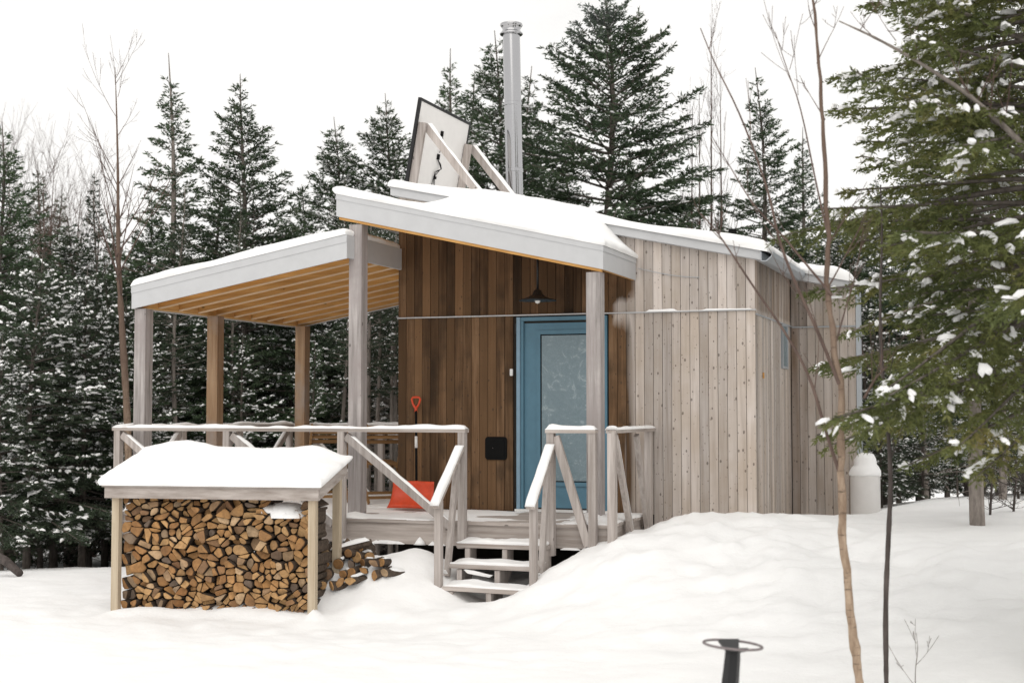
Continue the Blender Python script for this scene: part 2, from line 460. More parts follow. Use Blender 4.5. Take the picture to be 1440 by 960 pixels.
def lump(mb, c, rx, ry, h, seed, n=12):
    r = random.Random(seed); vs = []; fs = []; lv = [(1.0, -0.4), (1.02, 0.1), (0.86, 0.55), (0.5, 0.88)]
    ph = [r.uniform(0.82, 1.15) for _ in range(n)]
    for s, z in lv:
        for k in range(n): t = 2 * math.pi * k / n; vs.append((c[0] + rx * s * ph[k] * math.cos(t), c[1] + ry * s * ph[k] * math.sin(t), c[2] + h * z))
    vs.append((c[0], c[1], c[2] + h)); m = len(lv)
    for j in range(m - 1):
        for k in range(n): fs.append((j * n + k, j * n + (k + 1) % n, (j + 1) * n + (k + 1) % n, (j + 1) * n + k))
    for k in range(n): fs.append(((m - 1) * n + k, (m - 1) * n + (k + 1) % n, m * n))
    mb.add(vs, fs)
# ------------------------------------------------------------------ snow ground
CP = []
def cp(X, Y, z): CP.append((X, Y, z))
# open foreground
for X in (-6, -3, 0, 2, 4, 6, 9, 13): cp(X, -9.0, -0.80)
for X in (-5, -2.5, -0.8, 0.7, 2): cp(X, -4.6, -0.79)
cp(4, -5.2, -0.77); cp(6.5, -5.0, -0.74); cp(9, -4.5, -0.66); cp(5, -15, -0.85); cp(-8, -15, -0.85); cp(16, -15, -0.8)
# below and beside the deck on the left
for X, Y, z in ((-2.6, -1.6, -0.80), (-1.2, -1.7, -0.74), (-2.6, 1.0, -0.85), (-4.5, -2.0, -0.86), (-6.5, -1.0, -0.94), (-5.5, 2.5, -1.1), (-1, 0.5, -0.8), (1.5, -0.5, -0.7),
                (-1.6, -3.7, -0.79), (-0.5, -3.6, -0.79), (0.4, -3.3, -0.775), (-3.4, -3.2, -0.79)): cp(X, Y, z)
# shovelled heap in front of the deck
for X, Y, z in ((0.35, -1.75, -0.50), (0.75, -1.75, -0.30), (1.15, -1.75, -0.285), (0.6, -2.2, -0.50), (1.1, -2.25, -0.48), (1.2, -2.8, -0.70), (0.9, -1.3, -0.42),
                (1.40, -2.10, -0.56), (1.6, -2.32, -0.655), (1.9, -2.35, -0.675), (2.25, -2.35, -0.60), (1.6, -2.9, -0.76), (2.2, -3.0, -0.74), (1.9, -1.8, -0.78)): cp(X, Y, z)
# bank along the cabin front
for X, Y, z in ((2.42, -2.08, -0.43), (2.55, -1.75, -0.30), (2.85, -1.75, -0.20), (3.15, -1.6, -0.07), (3.6, -1.4, -0.02), (2.65, -2.5, -0.58), (3.1, -2.4, -0.34), (3.0, -3.2, -0.66),
                (3.8, -2.8, -0.40), (4.6, -2.9, -0.40), (4.2, -3.8, -0.64), (3.4, -0.5, 0.02), (3.8, -0.5, 0.06), (4.1, -0.6, 0.055), (4.5, -0.3, 0.02), (4.35, 1.0, -0.06), (4.6, 1.9, -0.13),
                (5.1, 1.0, -0.02), (5.4, 2.1, 0.0), (5.2, -1.6, -0.12), (6.2, -2.5, -0.20), (6.5, -0.5, 0.0), (7.5, -3.0, -0.24), (8.5, -0.5, 0.02), (6.0, 3.2, 0.08), (6.9, 3.4, 0.0), (9, 3, -0.08), (12, 1, -0.1), (12, -3, -0.4), (2.6, 0.4, -0.3), (3.3, 1.5, -0.2)): cp(X, Y, z)
# falling ground behind
for X, Y, z in ((-9, 0, -1.10), (-9, 5, -1.7), (-4, 6, -1.35), (1, 7, -1.2), (6, 8, -0.15), (11, 8, -0.2), (-14, 12, -2.3), (-4, 16, -2.0), (6, 16, -0.7), (14, 16, -0.5), (-22, 28, -2.8), (0, 30, -2.2), (20, 30, -1.0), (-16, -4, -0.95), (20, 0, -0.2)): cp(X, Y, z)
rs = random.Random(8); spill = []
for row, (y_, xa, xb) in enumerate(((819, 454, 498), (806, 452, 548), (793, 456, 546), (781, 452, 530), (770, 455, 505))):
    x_ = xa + (row % 2) * 7
    while x_ < xb:
        r_ = rs.uniform(0.042, 0.068); spill.append((x_, y_ + rs.uniform(-4, 4), 13.22 + (820 - y_) * 0.0085 + rs.uniform(-0.04, 0.05), r_, rs.choice((0, 0, 1, 2, 2)))); x_ += r_ * 2000 / 13.4 * rs.uniform(1.5, 2.3)
for px, py, D, r, kd in spill:
    q = at(px, py, D) + FWD * 0.10; cp(q[0], q[1], q[2] - r * 0.9)
CP = np.array(CP)
_k = lambda d: np.sqrt(d * d + 0.16)
_D = np.sqrt(((CP[:, None, :2] - CP[None, :, :2]) ** 2).sum(-1))
_W = np.linalg.solve(np.block([[_k(_D) + 0.02 * np.eye(len(CP)) * -1, np.ones((len(CP), 1))], [np.ones((1, len(CP))), np.zeros((1, 1))]]), np.append(CP[:, 2], 0))
def ground(x, y):
    x = np.asarray(x, float); y = np.asarray(y, float); sh = x.shape
    xf = x.ravel(); yf = y.ravel(); out = np.full(xf.shape, _W[-1])
    cx = np.clip(xf, -22, 20); cy = np.clip(yf, -15, 30)
    for (a, b, _), w in zip(CP, _W): out += w * np.sqrt((cx - a) ** 2 + (cy - b) ** 2 + 0.16)
    out += 0.015 * fbm(xf * 0.9, yf * 0.9, 3, 4) + 0.010 * fbm(xf * 3.1, yf * 3.1, 8, 3)
    near = sstep(6.0, 1.0, np.hypot(xf - 1.2, yf + 2.2))
    out += near * (0.02 * fbm(xf * 4.2, yf * 4.2, 21, 2) + 0.01 * np.abs(fbm(xf * 9, yf * 9, 33, 2)))
    rough = sstep(3.0, 4.5, xf) * sstep(-1.0, -2.0, yf) * sstep(-4.8, -3.4, yf)
    out += rough * (0.05 * fbm(xf * 2.3, yf * 3.2, 51, 3) + 0.02 * np.abs(fbm(xf * 7, yf * 7, 57, 2)))
    bank = sstep(2.2, 2.6, xf) * sstep(6.5, 4.5, xf) * sstep(-3.6, -2.2, yf) * sstep(0.2, -0.4, yf)
    out += bank * (0.035 * fbm(xf * 2.6, yf * 2.6, 91, 3) + 0.03 * np.clip(fbm(xf * 6.5, yf * 6.5, 95, 2), 0, 1))
    a = (xf - S0[0]) * S1[0] + (yf - S0[1]) * S1[1]; b = -(xf - S0[0]) * S1[1] + (yf - S0[1]) * S1[0]     # drift against the foot of the log stack
    out += sstep(-0.05, 0.05, a) * sstep(2.15, 2.0, a) * np.exp(-((b - 0.06) / 0.10) ** 2) * (0.03 + 0.16 * np.clip(fbm(a * 3.3, b * 2, 71, 3) + 0.15, 0, 1.2) * (0.25 + 0.75 * sstep(0.7, 1.2, a)))
    out -= 0.0004 * np.clip(np.hypot(xf, yf) - 30, 0, None) * 20
    return out.reshape(sh)
S0 = at(147, 683, 13.2); S1 = RIGHT * math.cos(R(12)) - FWD * math.sin(R(12))
def gz(x, y): return float(ground(np.array([x]), np.array([y]))[0])
def axis_coords(lo, a, b, hi, st, g=1.12):
    mid = list(np.arange(a, b, st)); L_ = []; x = a; s = st
    while x > lo: s *= g; x -= s; L_.append(x)
    R_ = []; x = mid[-1]; s = st
    while x < hi: s *= g; x += s; R_.append(x)
    return np.array(L_[::-1] + mid + R_)
gx = axis_coords(-160, -4.0, 8.0, 160, 0.055); gy = axis_coords(-40, -5.5, 3.0, 240, 0.055)
a_, b_ = np.meshgrid(gx, gy, indexing='ij'); z_ = ground(a_, b_)
me = bpy.data.meshes.new('snow_ground')
idx = np.arange(a_.size).reshape(a_.shape)
me.from_pydata(np.stack([a_, b_, z_], -1).reshape(-1, 3).tolist(), [], np.stack([idx[:-1, :-1], idx[1:, :-1], idx[1:, 1:], idx[:-1, 1:]], -1).reshape(-1, 4).tolist())
me.polygons.foreach_set('use_smooth', [True] * len(me.polygons)); me.materials.append(M['snow_ground'])
g_ = link('snow_ground', me); g_['kind'] = 'structure'

# ------------------------------------------------------------------ cabin
WX, WB, WING, BACK = 4.03, 2.34, 4.785, 6.2
WBACK = 2.72       # front width, depth of the front block, wing's right edge, back
def roofz(X): return 3.60 - 0.212 * X              # top of the roof boards
cabin = thing('cabin', 'small cedar-clad cabin with a snowy shed roof and blue door', 'cabin', (2.0, 0.0, -0.3))
def shell(name, pts, quads): return MB().add(pts, quads).build(name, M['dark'], cabin)
def wallz(X): return roofz(X) - 0.10
front = MB().add([(0, 0.022, -0.6), (WX - 0.022, 0.022, -0.6), (WX - 0.022, 0.022, wallz(WX)), (0, 0.022, wallz(0)), (0, 0.12, -0.6), (WX - 0.022, 0.12, -0.6), (WX - 0.022, 0.12, wallz(WX)), (0, 0.12, wallz(0))],
                 [(0, 1, 2, 3), (7, 6, 5, 4), (0, 4, 5, 1), (2, 6, 7, 3), (0, 3, 7, 4), (1, 5, 6, 2)]).build('front_wall', M['dark'], cabin)
side = MB().box((WX - 0.12, 0.125, -0.6), (WX - 0.022, WB + 0.02, wallz(WX))).build('side_wall', M['dark'], cabin)
wing = MB().add([(WX - 0.02, WB + 0.022, -0.6), (WING, WB + 0.022, -0.6), (WING, WB + 0.022, wallz(WING)), (WX - 0.02, WB + 0.022, wallz(WX)), (WX - 0.02, WBACK, -0.6), (WING, WBACK, -0.6), (WING, WBACK, wallz(WING)), (WX - 0.02, WBACK, wallz(WX))],
                [(0, 1, 2, 3), (7, 6, 5, 4), (0, 4, 5, 1), (2, 6, 7, 3), (0, 3, 7, 4), (1, 5, 6, 2)]).build('wing_wall', M['dark'], cabin)
MB().box((WX - 0.10, WB + 0.03, -0.6), (WX - 0.022, BACK, wallz(WX))).build('back_side_wall', M['clad'], cabin)
MB().hexa([(0, 0.125, -0.6), (0.1, 0.125, -0.6), (0.1, BACK, -0.6), (0, BACK, -0.6), (0, 0.125, wallz(0)), (0.1, 0.125, wallz(0.1)), (0.1, BACK, wallz(0.1)), (0, BACK, wallz(0))]).build('back_side_wall', M['clad'], cabin)
rng = random.Random(5)
def porch_under(X): return 3.121 - 0.217 * (X + 0.147)     # underside of the porch fascia at X
def board(parent, corners, thick_dir, shelter):
    """corners: 4 points of the outer face (bl, br, tr, tl); thick_dir into the wall; vertical subdivision carries the shelter attribute"""
    c = [np.array(p, float) for p in corners]; d = np.array(thick_dir, float) * 0.021
    n = 10; mb = MB(); vs = []; fs = []
    for i in range(n + 1):
        t = i / n; l = c[0] * (1 - t) + c[3] * t; r = c[1] * (1 - t) + c[2] * t
        vs += [l, r, r + d, l + d]
    for i in range(n):
        b = i * 4; fs += [(b, b + 1, b + 5, b + 4), (b + 1, b + 2, b + 6, b + 5), (b + 3, b, b + 4, b + 7)]
    fs += [(3, 2, 1, 0), (n * 4, n * 4 + 1, n * 4 + 2, n * 4 + 3)]
    mb.add(vs, fs); o = mb.build('board', M['clad'], parent)
    at_ = o.data.attributes.new('shelter', 'FLOAT', 'POINT')
    at_.data.foreach_set('value', [float(shelter(v)) for v in vs])
    return o
def shelter_front(v):
    X, z = v[0], v[2]
    e = 2.72 + (0.03 if z > 2.2 else -0.06)
    s = 1 - float(sstep(e - 0.16, e + 0.24, X))
    if X > 2.5 and z > 2.12: s = max(1 - float(sstep(2.70, 2.79, X)), 0) * (0.25 + 0.75 * float(sstep(2.24, 2.34, z)))
    up = porch_under(X) + 0.12
    s *= 1 - float(sstep(up - 0.05, up + 0.05, z)) if X < 2.77 else 1
    return s
FLASH = 2.125; DX0, DX1 = 1.425, 2.445
bw = WX / 41
for k in range(41):
    x0 = k * bw + 0.0026; x1 = (k + 1) * bw - 0.0026
    yo = rng.uniform(-0.003, 0.003)
    board(front, [(x0, yo, FLASH + 0.012), (x1, yo, FLASH + 0.012), (x1, yo, wallz(x1) + 0.02), (x0, yo, wallz(x0) + 0.02)], (0, 1, 0), shelter_front)
    if x1 < DX0 + 0.03 or x0 > DX1 - 0.03:
        a, b = x0, x1
        if x1 > DX0 - 0.001 and x0 < DX0: b = DX0 - 0.001
        if x0 < DX1 + 0.001 and x1 > DX1: a = DX1 + 0.001
        yo = rng.uniform(-0.003, 0.003)
        board(front, [(a, yo, -0.28 if a > 2.9 else 0.004), (b, yo, -0.28 if a > 2.9 else 0.004), (b, yo, FLASH - 0.004), (a, yo, FLASH - 0.004)], (0, 1, 0), shelter_front)
grey_side = lambda v: 0.22 + (0.25 if v[2] > 2.1 else 0.0)
ns = 25; sw = (WB - 0.03) / ns
for k in range(ns):
    y0 = 0.026 + k * sw + 0.002; y1 = 0.026 + (k + 1) * sw - 0.002; xo = WX + rng.uniform(-0.003, 0.002)
    inwin = y1 > 1.66 and y0 < 2.05
    board(side, [(xo, y0, FLASH - 0.03), (xo, y1, FLASH - 0.03), (xo, y1, wallz(WX) + 0.02), (xo, y0, wallz(WX) + 0.02)], (-1, 0, 0), grey_side)
    board(side, [(xo, y0, -0.3), (xo, y1, -0.3), (xo, y1, 1.57 if inwin else FLASH - 0.045), (xo, y0, 1.57 if inwin else FLASH - 0.045)], (-1, 0, 0), grey_side)
nw = 8; ww_ = (WING - WX - 0.004) / nw
for k in range(nw):
    x0 = WX + 0.004 + k * ww_ + 0.0026; x1 = WX + 0.004 + (k + 1) * ww_ - 0.0026; yo = WB + rng.uniform(-0.003, 0.003)
    s_ = (lambda v: 0.40) if k < 2 else (lambda v: 0.20)
    board(wing, [(x0, yo, FLASH - 0.04), (x1, yo, FLASH - 0.04), (x1, yo, wallz(x1) + 0.02), (x0, yo, wallz(x0) + 0.02)], (0, 1, 0), s_)
    board(wing, [(x0, yo, -0.5), (x1, yo, -0.5), (x1, yo, FLASH - 0.055), (x0, yo, FLASH - 0.055)], (0, 1, 0), s_)
# flashing strips over the lower boards
fl = MB().box((-0.004, -0.026, FLASH - 0.003), (WX + 0.01, -0.004, FLASH + 0.010)).build('flashing', M['metal_trim'], cabin)
mb = MB(); snow_strip(mb, (2.88, -0.016, FLASH + 0.011), (4.0, -0.016, FLASH + 0.011), 0.032, 0.02, 3, gaps=0.5); mb.build('snow', M['snow'], fl, True)
B('flashing', M['gutter'], cabin, (WX - 0.002, 0.03, FLASH - 0.046), (WX + 0.012, WB, FLASH - 0.033))
B('flashing', M['gutter'], cabin, (WX + 0.014, WB - 0.014, FLASH - 0.056), (WING, WB - 0.004, FLASH - 0.043))
B('corner_trim', M['gutter'], cabin, (WING + 0.002, WB - 0.01, -0.4), (WING + 0.055, WB + 0.09, wallz(WING) - 0.02))
# roof
def roof_slab(x0, x1, y0, y1, t=0.10):
    return [(x0, y0, roofz(x0) - t), (x1, y0, roofz(x1) - t), (x1, y1, roofz(x1) - t), (x0, y1, roofz(x0) - t), (x0, y0, roofz(x0)), (x1, y0, roofz(x1)), (x1, y1, roofz(x1)), (x0, y1, roofz(x0))]
roof = MB().hexa(roof_slab(-0.06, 4.10, -0.06, BACK + 0.2)).hexa(roof_slab(4.102, 4.775, WB - 0.12, WBACK + 0.05)).build('roof', M['metal_trim'], cabin)
MB().hexa(roof_slab(-0.065, 4.105, -0.085, -0.063, 0.095)).build('fascia', M['metal_trim'], roof)
MB().hexa(roof_slab(4.112, 4.78, WB - 0.145, WB - 0.123, 0.095)).build('fascia', M['metal_trim'], roof)
# gutter along the right eave of the front block: a K-shaped trough
gp = [(0.0, 0.0), (0.06, -0.0), (0.115, 0.05), (0.125, 0.095), (0.118, 0.095), (0.108, 0.055), (0.055, 0.008), (0.008, 0.008), (0.008, 0.095), (0.0, 0.095)]
gv = []; y0, y1 = -0.10, WB - 0.16
for y in (y0, y1):
    for a, b in gp: gv.append((4.108 + a, y, roofz(4.1) - 0.115 + b))
nG = len(gp); gf = [(i, (i + 1) % nG, nG + (i + 1) % nG, nG + i) for i in range(nG)] + [tuple(range(nG))[::-1], tuple(range(nG, 2 * nG))]
MB().add(gv, gf).build('gutter', M['gutter'], roof)
mb = MB()
snow_slab(mb, (-0.09, -0.11, roofz(-0.09) - 0.002), (4.27, 0, -0.212 * 4.27), (0, BACK + 0.3, 0), 0.105, 0.09, 11, 0.09, 0.25, 1.0)
mb.build('snow', M['snow'], roof, True)
mb = MB()
snow_slab(mb, (4.06, WB - 0.17, roofz(4.06) - 0.006), (0.71, 0, -0.212 * 0.71), (0, WBACK - WB + 0.28, 0), 0.12, 0.10, 12, 0.06, 0.45, 2.0)
mb.build('snow', M['snow'], roof, True)
# door
door = MB().box((DX0 + 0.075, 0.02, 0.045), (DX1 - 0.075, 0.06, 2.04)).build('door', M['blue'], cabin)
fr = MB().box((DX0, -0.03, 0.03), (DX0 + 0.04, 0.02, 2.105)).build('frame', M['blue_lit'], door)  # left jamb, the light on it put into a paler blue
MB().box((DX0 + 0.041, -0.012, 0.03), (DX0 + 0.074, 0.05, 2.064)).build('frame', M['blue'], door)
MB().box((DX1 - 0.07, -0.02, 0.03), (DX1, 0.05, 2.105)).build('frame', M['blue'], door)
MB().box((DX0 + 0.041, -0.018, 2.065), (DX1 - 0.071, 0.05, 2.105)).build('frame', M['blue'], door)
gX0, gX1, gz0, gz1 = 1.70, 2.235, 0.335, 1.905
for a, b in (((gX0 - 0.055, 0.004, gz0 - 0.055), (gX0 - 0.012, 0.0195, gz1 + 0.055)), ((gX1 + 0.012, 0.004, gz0 - 0.055), (gX1 + 0.055, 0.0195, gz1 + 0.055)),
             ((gX0 - 0.0115, 0.004, gz1 + 0.012), (gX1 + 0.0115, 0.0195, gz1 + 0.055)), ((gX0 - 0.0115, 0.004, gz0 - 0.055), (gX1 + 0.0115, 0.0195, gz0 - 0.012))):
    B('moulding', M['blue'], door, a, b)
for a, b in (((gX0 - 0.011, 0.007, gz0 - 0.011), (gX0, 0.0195, gz1 + 0.011)), ((gX1, 0.007, gz0 - 0.011), (gX1 + 0.011, 0.0195, gz1 + 0.011)),
             ((gX0 + 0.0005, 0.007, gz1), (gX1 - 0.0005, 0.0195, gz1 + 0.011)), ((gX0 + 0.0005, 0.007, gz0 - 0.011), (gX1 - 0.0005, 0.0195, gz0))):
    B('gasket', M['black_rubber'], door, a, b)
B('pane', M['pane'], door, (gX0 + 0.001, 0.012, gz0 + 0.001), (gX1 - 0.001, 0.0192, gz1 - 0.001))
B('sill', M['white'], door, (DX0 - 0.01, -0.06, 0.004), (DX1 + 0.01, 0.06, 0.029))
for z in (0.10, 0.66, 1.93): B('hinge', M['black'], door, (DX0 - 0.016, -0.034, z), (DX0 - 0.002, -0.004, z + 0.11))
h_ = MB().tube([(2.335, -0.03, 1.0), (2.335, -0.05, 1.0), (2.25, -0.055, 1.0)], 0.011, 8).box((2.31, -0.002, 0.94), (2.36, 0.0195, 1.08)).build('handle', M['black'], door)
# black hatch and doorbell on the front wall
def rounded_plate(name, mat, parent, x0, x1, z0, z1, y0, y1, r):
    pts = []
    for cx, cz, a0 in ((x1 - r, z1 - r, 0), (x0 + r, z1 - r, 90), (x0 + r, z0 + r, 180), (x1 - r, z0 + r, 270)):
        for k in range(5): t = R(a0 + 22.5 * k); pts.append((cx + r * math.cos(t), cz + r * math.sin(t)))
    n = len(pts); vs = [(a, y0, b) for a, b in pts] + [(a, y1, b) for a, b in pts]
    fs = [tuple(range(n)), tuple(range(2 * n - 1, n - 1, -1))] + [(i, n + i, n + (i + 1) % n, (i + 1) % n) for i in range(n)]
    return MB().add(vs, fs).build(name, mat, parent)
vent = rounded_plate('vent_hatch', M['black_rubber'], cabin, 1.055, 1.308, 0.555, 0.806, -0.016, -0.0035, 0.035)
rounded_plate('hatch_panel', M['black_rubber'], vent, 1.085, 1.278, 0.585, 0.776, -0.021, -0.0165, 0.02)
MB().lathe([(0.006, 0), (0.006, 0.006)], (1.15, -0.026, 0.68), 10).build('screw', M['steel'], vent)
rounded_plate('doorbell', M['white'], cabin, 1.345, 1.378, 1.47, 1.545, -0.022, -0.0035, 0.008)
# window of the side wall
win = MB().box((WX - 0.01, 1.70, 1.60), (WX + 0.004, 2.01, 2.06)).build('window', M['pane'], cabin)
for a, b in (((WX - 0.01, 1.655, 1.572), (WX + 0.016, 1.698, 2.076)), ((WX - 0.01, 2.012, 1.572), (WX + 0.016, 2.055, 2.076)), ((WX - 0.01, 1.6985, 2.061), (WX + 0.016, 2.0115, 2.077)), ((WX - 0.01, 1.6985, 1.573), (WX + 0.016, 2.0115, 1.599))):
    B('frame', M['gutter'], win, a, b)
B('cable_clip', M['pine_x'], cabin, (WX + 0.004, 0.38, 1.43), (WX + 0.02, 0.40, 1.49))
MB().tube([(x, -0.012 - 0.003 * math.sin(x * 9), 2.60 - 0.12 * math.sin((x - 2.78) / 0.8 * math.pi * 0.55)) for x in np.linspace(2.79, 3.45, 14)], 0.0035, 5).build('wire', M['gutter'], cabin)

# ------------------------------------------------------------------ deck
deck = thing('porch_deck', 'weathered grey timber deck dusted with snow around the cabin', 'deck', (0, -0.8, -0.3))
DY = -1.50; DXL, DXR = -2.62, 2.88
nb = 11; w_ = (0 - DY - 0.03) / nb
for k in range(nb):
    y0 = DY + k * w_; B('deck_board', M['grey_x'], deck, (DXL, y0 + 0.003, -0.034), (DXR, y0 + w_ - 0.003, 0.0))
nb2 = 17; w2 = (2.40 + 0.03) / nb2
for k in range(nb2):
    y0 = -0.03 + k * w2; B('deck_board', M['grey_x'], deck, (DXL, y0 + 0.003, -0.034), (-0.025, y0 + w2 - 0.003, 0.0))
B('rim_board', M['grey_x'], deck, (DXL + 0.02, DY + 0.025, -0.245), (1.435, DY + 0.065, -0.036))
B('rim_board', M['grey_x'], deck, (1.436, DY + 0.025, -0.235), (DXR - 0.02, DY + 0.065, -0.036))
B('rim_board', M['grey_y'], deck, (DXR - 0.06, DY + 0.066, -0.245), (DXR - 0.02, -0.03, -0.036))
B('rim_board', M['grey_y'], deck, (DXL + 0.02, DY + 0.066, -0.245), (DXL + 0.06, 2.4, -0.036))
for x in np.arange(-2.3, 2.8, 0.48): B('joist', M['grey_y'], deck, (x, DY + 0.067, -0.23), (x + 0.038, -0.05, -0.036))
for x in (-2.4, -0.2, 2.6): B('footing', M['grey_z'], deck, (x, -1.2, -1.2), (x + 0.14, -1.06, -0.231))
mb = MB()
def deck_extra(a, b):
    X = DXL + a * (DXR - DXL); Y = DY + b * 1.46
    e = 0.10 * np.exp(-((X - 2.62) / 0.16) ** 2 - ((Y + 1.15) / 0.35) ** 2) + 0.05 * np.exp(-((X - 0.12) / 0.12) ** 2 - ((Y + 1.35) / 0.15) ** 2) + 0.035 * np.exp(-((X - 2.72) / 0.2) ** 2 - ((Y + .3) / 0.3) ** 2)
    path = np.exp(-((X - 1.9) / 0.5) ** 2) * 0.012
    return e - path + 0.02 * sstep(-0.2, -2.0, X)
snow_slab(mb, (DXL, DY + 0.004, -0.006), (DXR - DXL, 0, 0), (0, 1.46, 0), 0.013, 0.03, 31, 0.05, 0.55, 3.0, deck_extra, 0.0)
mb.build('snow', M['snow'], deck, True)
mb = MB(); snow_slab(mb, (DXL, -0.03, -0.006), (2.59, 0, 0), (0, 2.40, 0), 0.035, 0.03, 32, 0.09, 0.5, 1.5, None, 0.0); mb.build('snow', M['snow'], deck, True)
mb = MB()
for x0, x1 in ((0.38, 0.75), (0.86, 0.98), (1.02, 1.2), (2.4, 2.6)): snow_strip(mb, (x0, DY + 0.012, -0.243), (x1, DY + 0.012, -0.243), 0.03, 0.035, int(x0 * 100), gaps=0.3)
for cx, hh in ((0.93, 0.075), (0.45, 0.03), (0.62, 0.025), (0.32, 0.05)): mb.lathe([(0.055 * (1 - t ** 1.5) + 0.004, t * hh) for t in (0, .3, .6, .85, 1)], (cx, DY - 0.005, -0.243), 8)
mb.build('snow', M['snow'], deck, True)

# ------------------------------------------------------------------ stairs
stairs = thing('porch_stairs', 'three open wooden steps with snow leading up to the deck', 'stairs', (1.9, -2.0, -0.8))
TR = [(-1.73, -0.195, 1.445), (-1.945, -0.372, 1.455), (-2.17, -0.556, 1.475)]
for k, (yf_, z, xl) in enumerate(TR):
    xr = 2.33
    Beam('tread', M['grey_x'], stairs, (xl - 0.03, yf_ + 0.125, z - 0.02), (xr, yf_ + 0.125, z - 0.02 - (0.012 if k == 2 else 0)), 0.25, 0.04)
    mb = MB(); snow_slab(mb, (xl - 0.02, yf_ + 0.006, z - 0.002), (xr - xl, 0, -0.012 if k == 2 else 0), (0, 0.235, 0), 0.030, 0.03, 60 + k, 0.035, 0.6, 4.0, lambda a, b: 0.018 * (b > 0.55) * (0.5 + a * 0), 0.006)
    mb.build('snow', M['snow'], stairs, True)
for x in (1.50, 1.885, 2.27):
    MB().add([(x, -2.16, -0.605), (x, -2.16, -0.95), (x, -1.54, -0.42), (x, -1.54, -0.24), (x, -1.72, -0.24), (x, -1.72, -0.42), (x, -1.93, -0.42), (x, -1.93, -0.605),
              (x + 0.05, -2.16, -0.605), (x + 0.05, -2.16, -0.95), (x + 0.05, -1.54, -0.42), (x + 0.05, -1.54, -0.24), (x + 0.05, -1.72, -0.24), (x + 0.05, -1.72, -0.42), (x + 0.05, -1.93, -0.42), (x + 0.05, -1.93, -0.605)],
             [(0, 1, 2, 6, 7), (2, 3, 4, 5, 6), (8, 15, 14, 10, 9), (10, 14, 13, 12, 11), (0, 8, 9, 1), (1, 9, 10, 2), (2, 10, 11, 3), (3, 11, 12, 4), (4, 12, 13, 5), (5, 13, 14, 6), (6, 14, 15, 7), (7, 15, 8, 0)]).build('stringer', M['grey_z'], stairs)
mb = MB(); snow_slab(mb, (1.62, -1.955, -0.455), (0.22, 0, -0.03), (0, 0.03, 0), 0.05, 0.015, 77, 0.03, 0.3, 5.0); mb.build('snow', M['snow'], stairs, True)

# ------------------------------------------------------------------ railings
RY = -1.555; RZ = 0.893
def rail_post(parent, x, y, z0, z1, w=0.072, d=0.075): return B('post', M['grey_z'], parent, (x - w / 2, y - d / 2, z0), (x + w / 2, y + d / 2, z1))
def top_rail(parent, p, q, seed, w=0.10, h=0.036, snow=0.034, ext=0.0):
    p = np.array(p, float); q = np.array(q, float); d = (q - p) / np.linalg.norm(q - p)
    Beam('top_rail', M['grey_x'] if abs(d[0]) > 0.7 else M['grey_y'], parent, p, q, w, h)
    up = np.cross(np.cross(d, (0, 0, 1)), d); up /= np.linalg.norm(up)
    mb = MB(); snow_strip(mb, p + up * h / 2, q + up * h / 2, w, snow, seed); mb.build('snow', M['snow'], parent, True)
def brace(parent, p, q, seed, w=0.045, h=0.078, snow=0.022, out=(0, 0, 0)):
    Beam('diagonal_brace', M['grey_z'], parent, p, q, w, h)
    p = np.array(p, float); q = np.array(q, float); d = (q - p) / np.linalg.norm(q - p)
    up = np.cross(np.cross(d, (0, 0, 1)), d); up /= np.linalg.norm(up)
    if abs(d[2]) < 0.9:
        mb = MB(); snow_strip(mb, p + up * h / 2 + d * 0.05, q + up * h / 2 - d * 0.03, w, snow, seed); mb.build('snow', M['snow'], parent, True)
rl = thing('porch_railing', 'long snow-topped timber railing in front of the deck behind the woodshed', 'railing', (-0.6, RY, -0.24))
xs = [-2.60, -1.25, 0.085, 1.405]
for x in xs: rail_post(rl, x, RY, -0.26, RZ - 0.018)
top_rail(rl, (-2.66, RY + 0.01, RZ), (1.45, RY + 0.01, RZ), 101)
for a, b in zip(xs[:-1], xs[1:]): brace(rl, (a + 0.05, RY, RZ - 0.06), (b - 0.09 if b < 1 else 1.30, RY, -0.06), int(100 * b) + 700)
r2 = thing('porch_railing', 'short front railing between the stairs and the right porch post', 'railing', (2.55, RY, -0.24))
for x in (2.325, 2.745): rail_post(r2, x, RY, -0.30, RZ - 0.018)
top_rail(r2, (2.28, RY, RZ), (2.785, RY, RZ), 102, snow=0.05)
brace(r2, (2.37, RY, RZ - 0.05), (2.70, RY, -0.20), 103)
r3 = thing('porch_railing', 'short side railing running from the deck corner to the cabin wall', 'railing', (2.93, -0.8, -0.24))
SX = 2.925
rail_post(r3, SX, -1.515, -0.30, RZ - 0.018, 0.075, 0.09); rail_post(r3, SX - 0.01, -0.09, -0.26, RZ - 0.018)
top_rail(r3, (SX, -1.56, RZ), (SX, -0.03, RZ), 104, snow=0.04)
brace(r3, (SX, -1.42, RZ - 0.05), (SX, -0.80, -0.20), 105); brace(r3, (SX, -0.62, RZ - 0.05), (SX, -0.16, -0.20), 106)
r4 = thing('porch_railing', 'snowy railing along the left side of the veranda', 'railing', (-2.66, 0.5, -0.24))
ys = [-1.50, -0.22, 1.06, 2.36]
for y in ys[1:]: rail_post(r4, -2.665, y, -0.26, RZ - 0.018)
top_rail(r4, (-2.665, -1.50, RZ + 0.002), (-2.665, 2.40, RZ + 0.002), 107)
for a, b in zip(ys[:-1], ys[1:]): brace(r4, (-2.665, b - 0.05, RZ - 0.06), (-2.665, a + 0.12, -0.1), int(b * 50) + 900)
r5 = thing('porch_railing', 'snowy back railing of the veranda behind the folding chairs', 'railing', (-1.3, 2.45, -0.24))
for x in (-1.35, -0.1): rail_post(r5, x, 2.45, -0.26, RZ - 0.018)
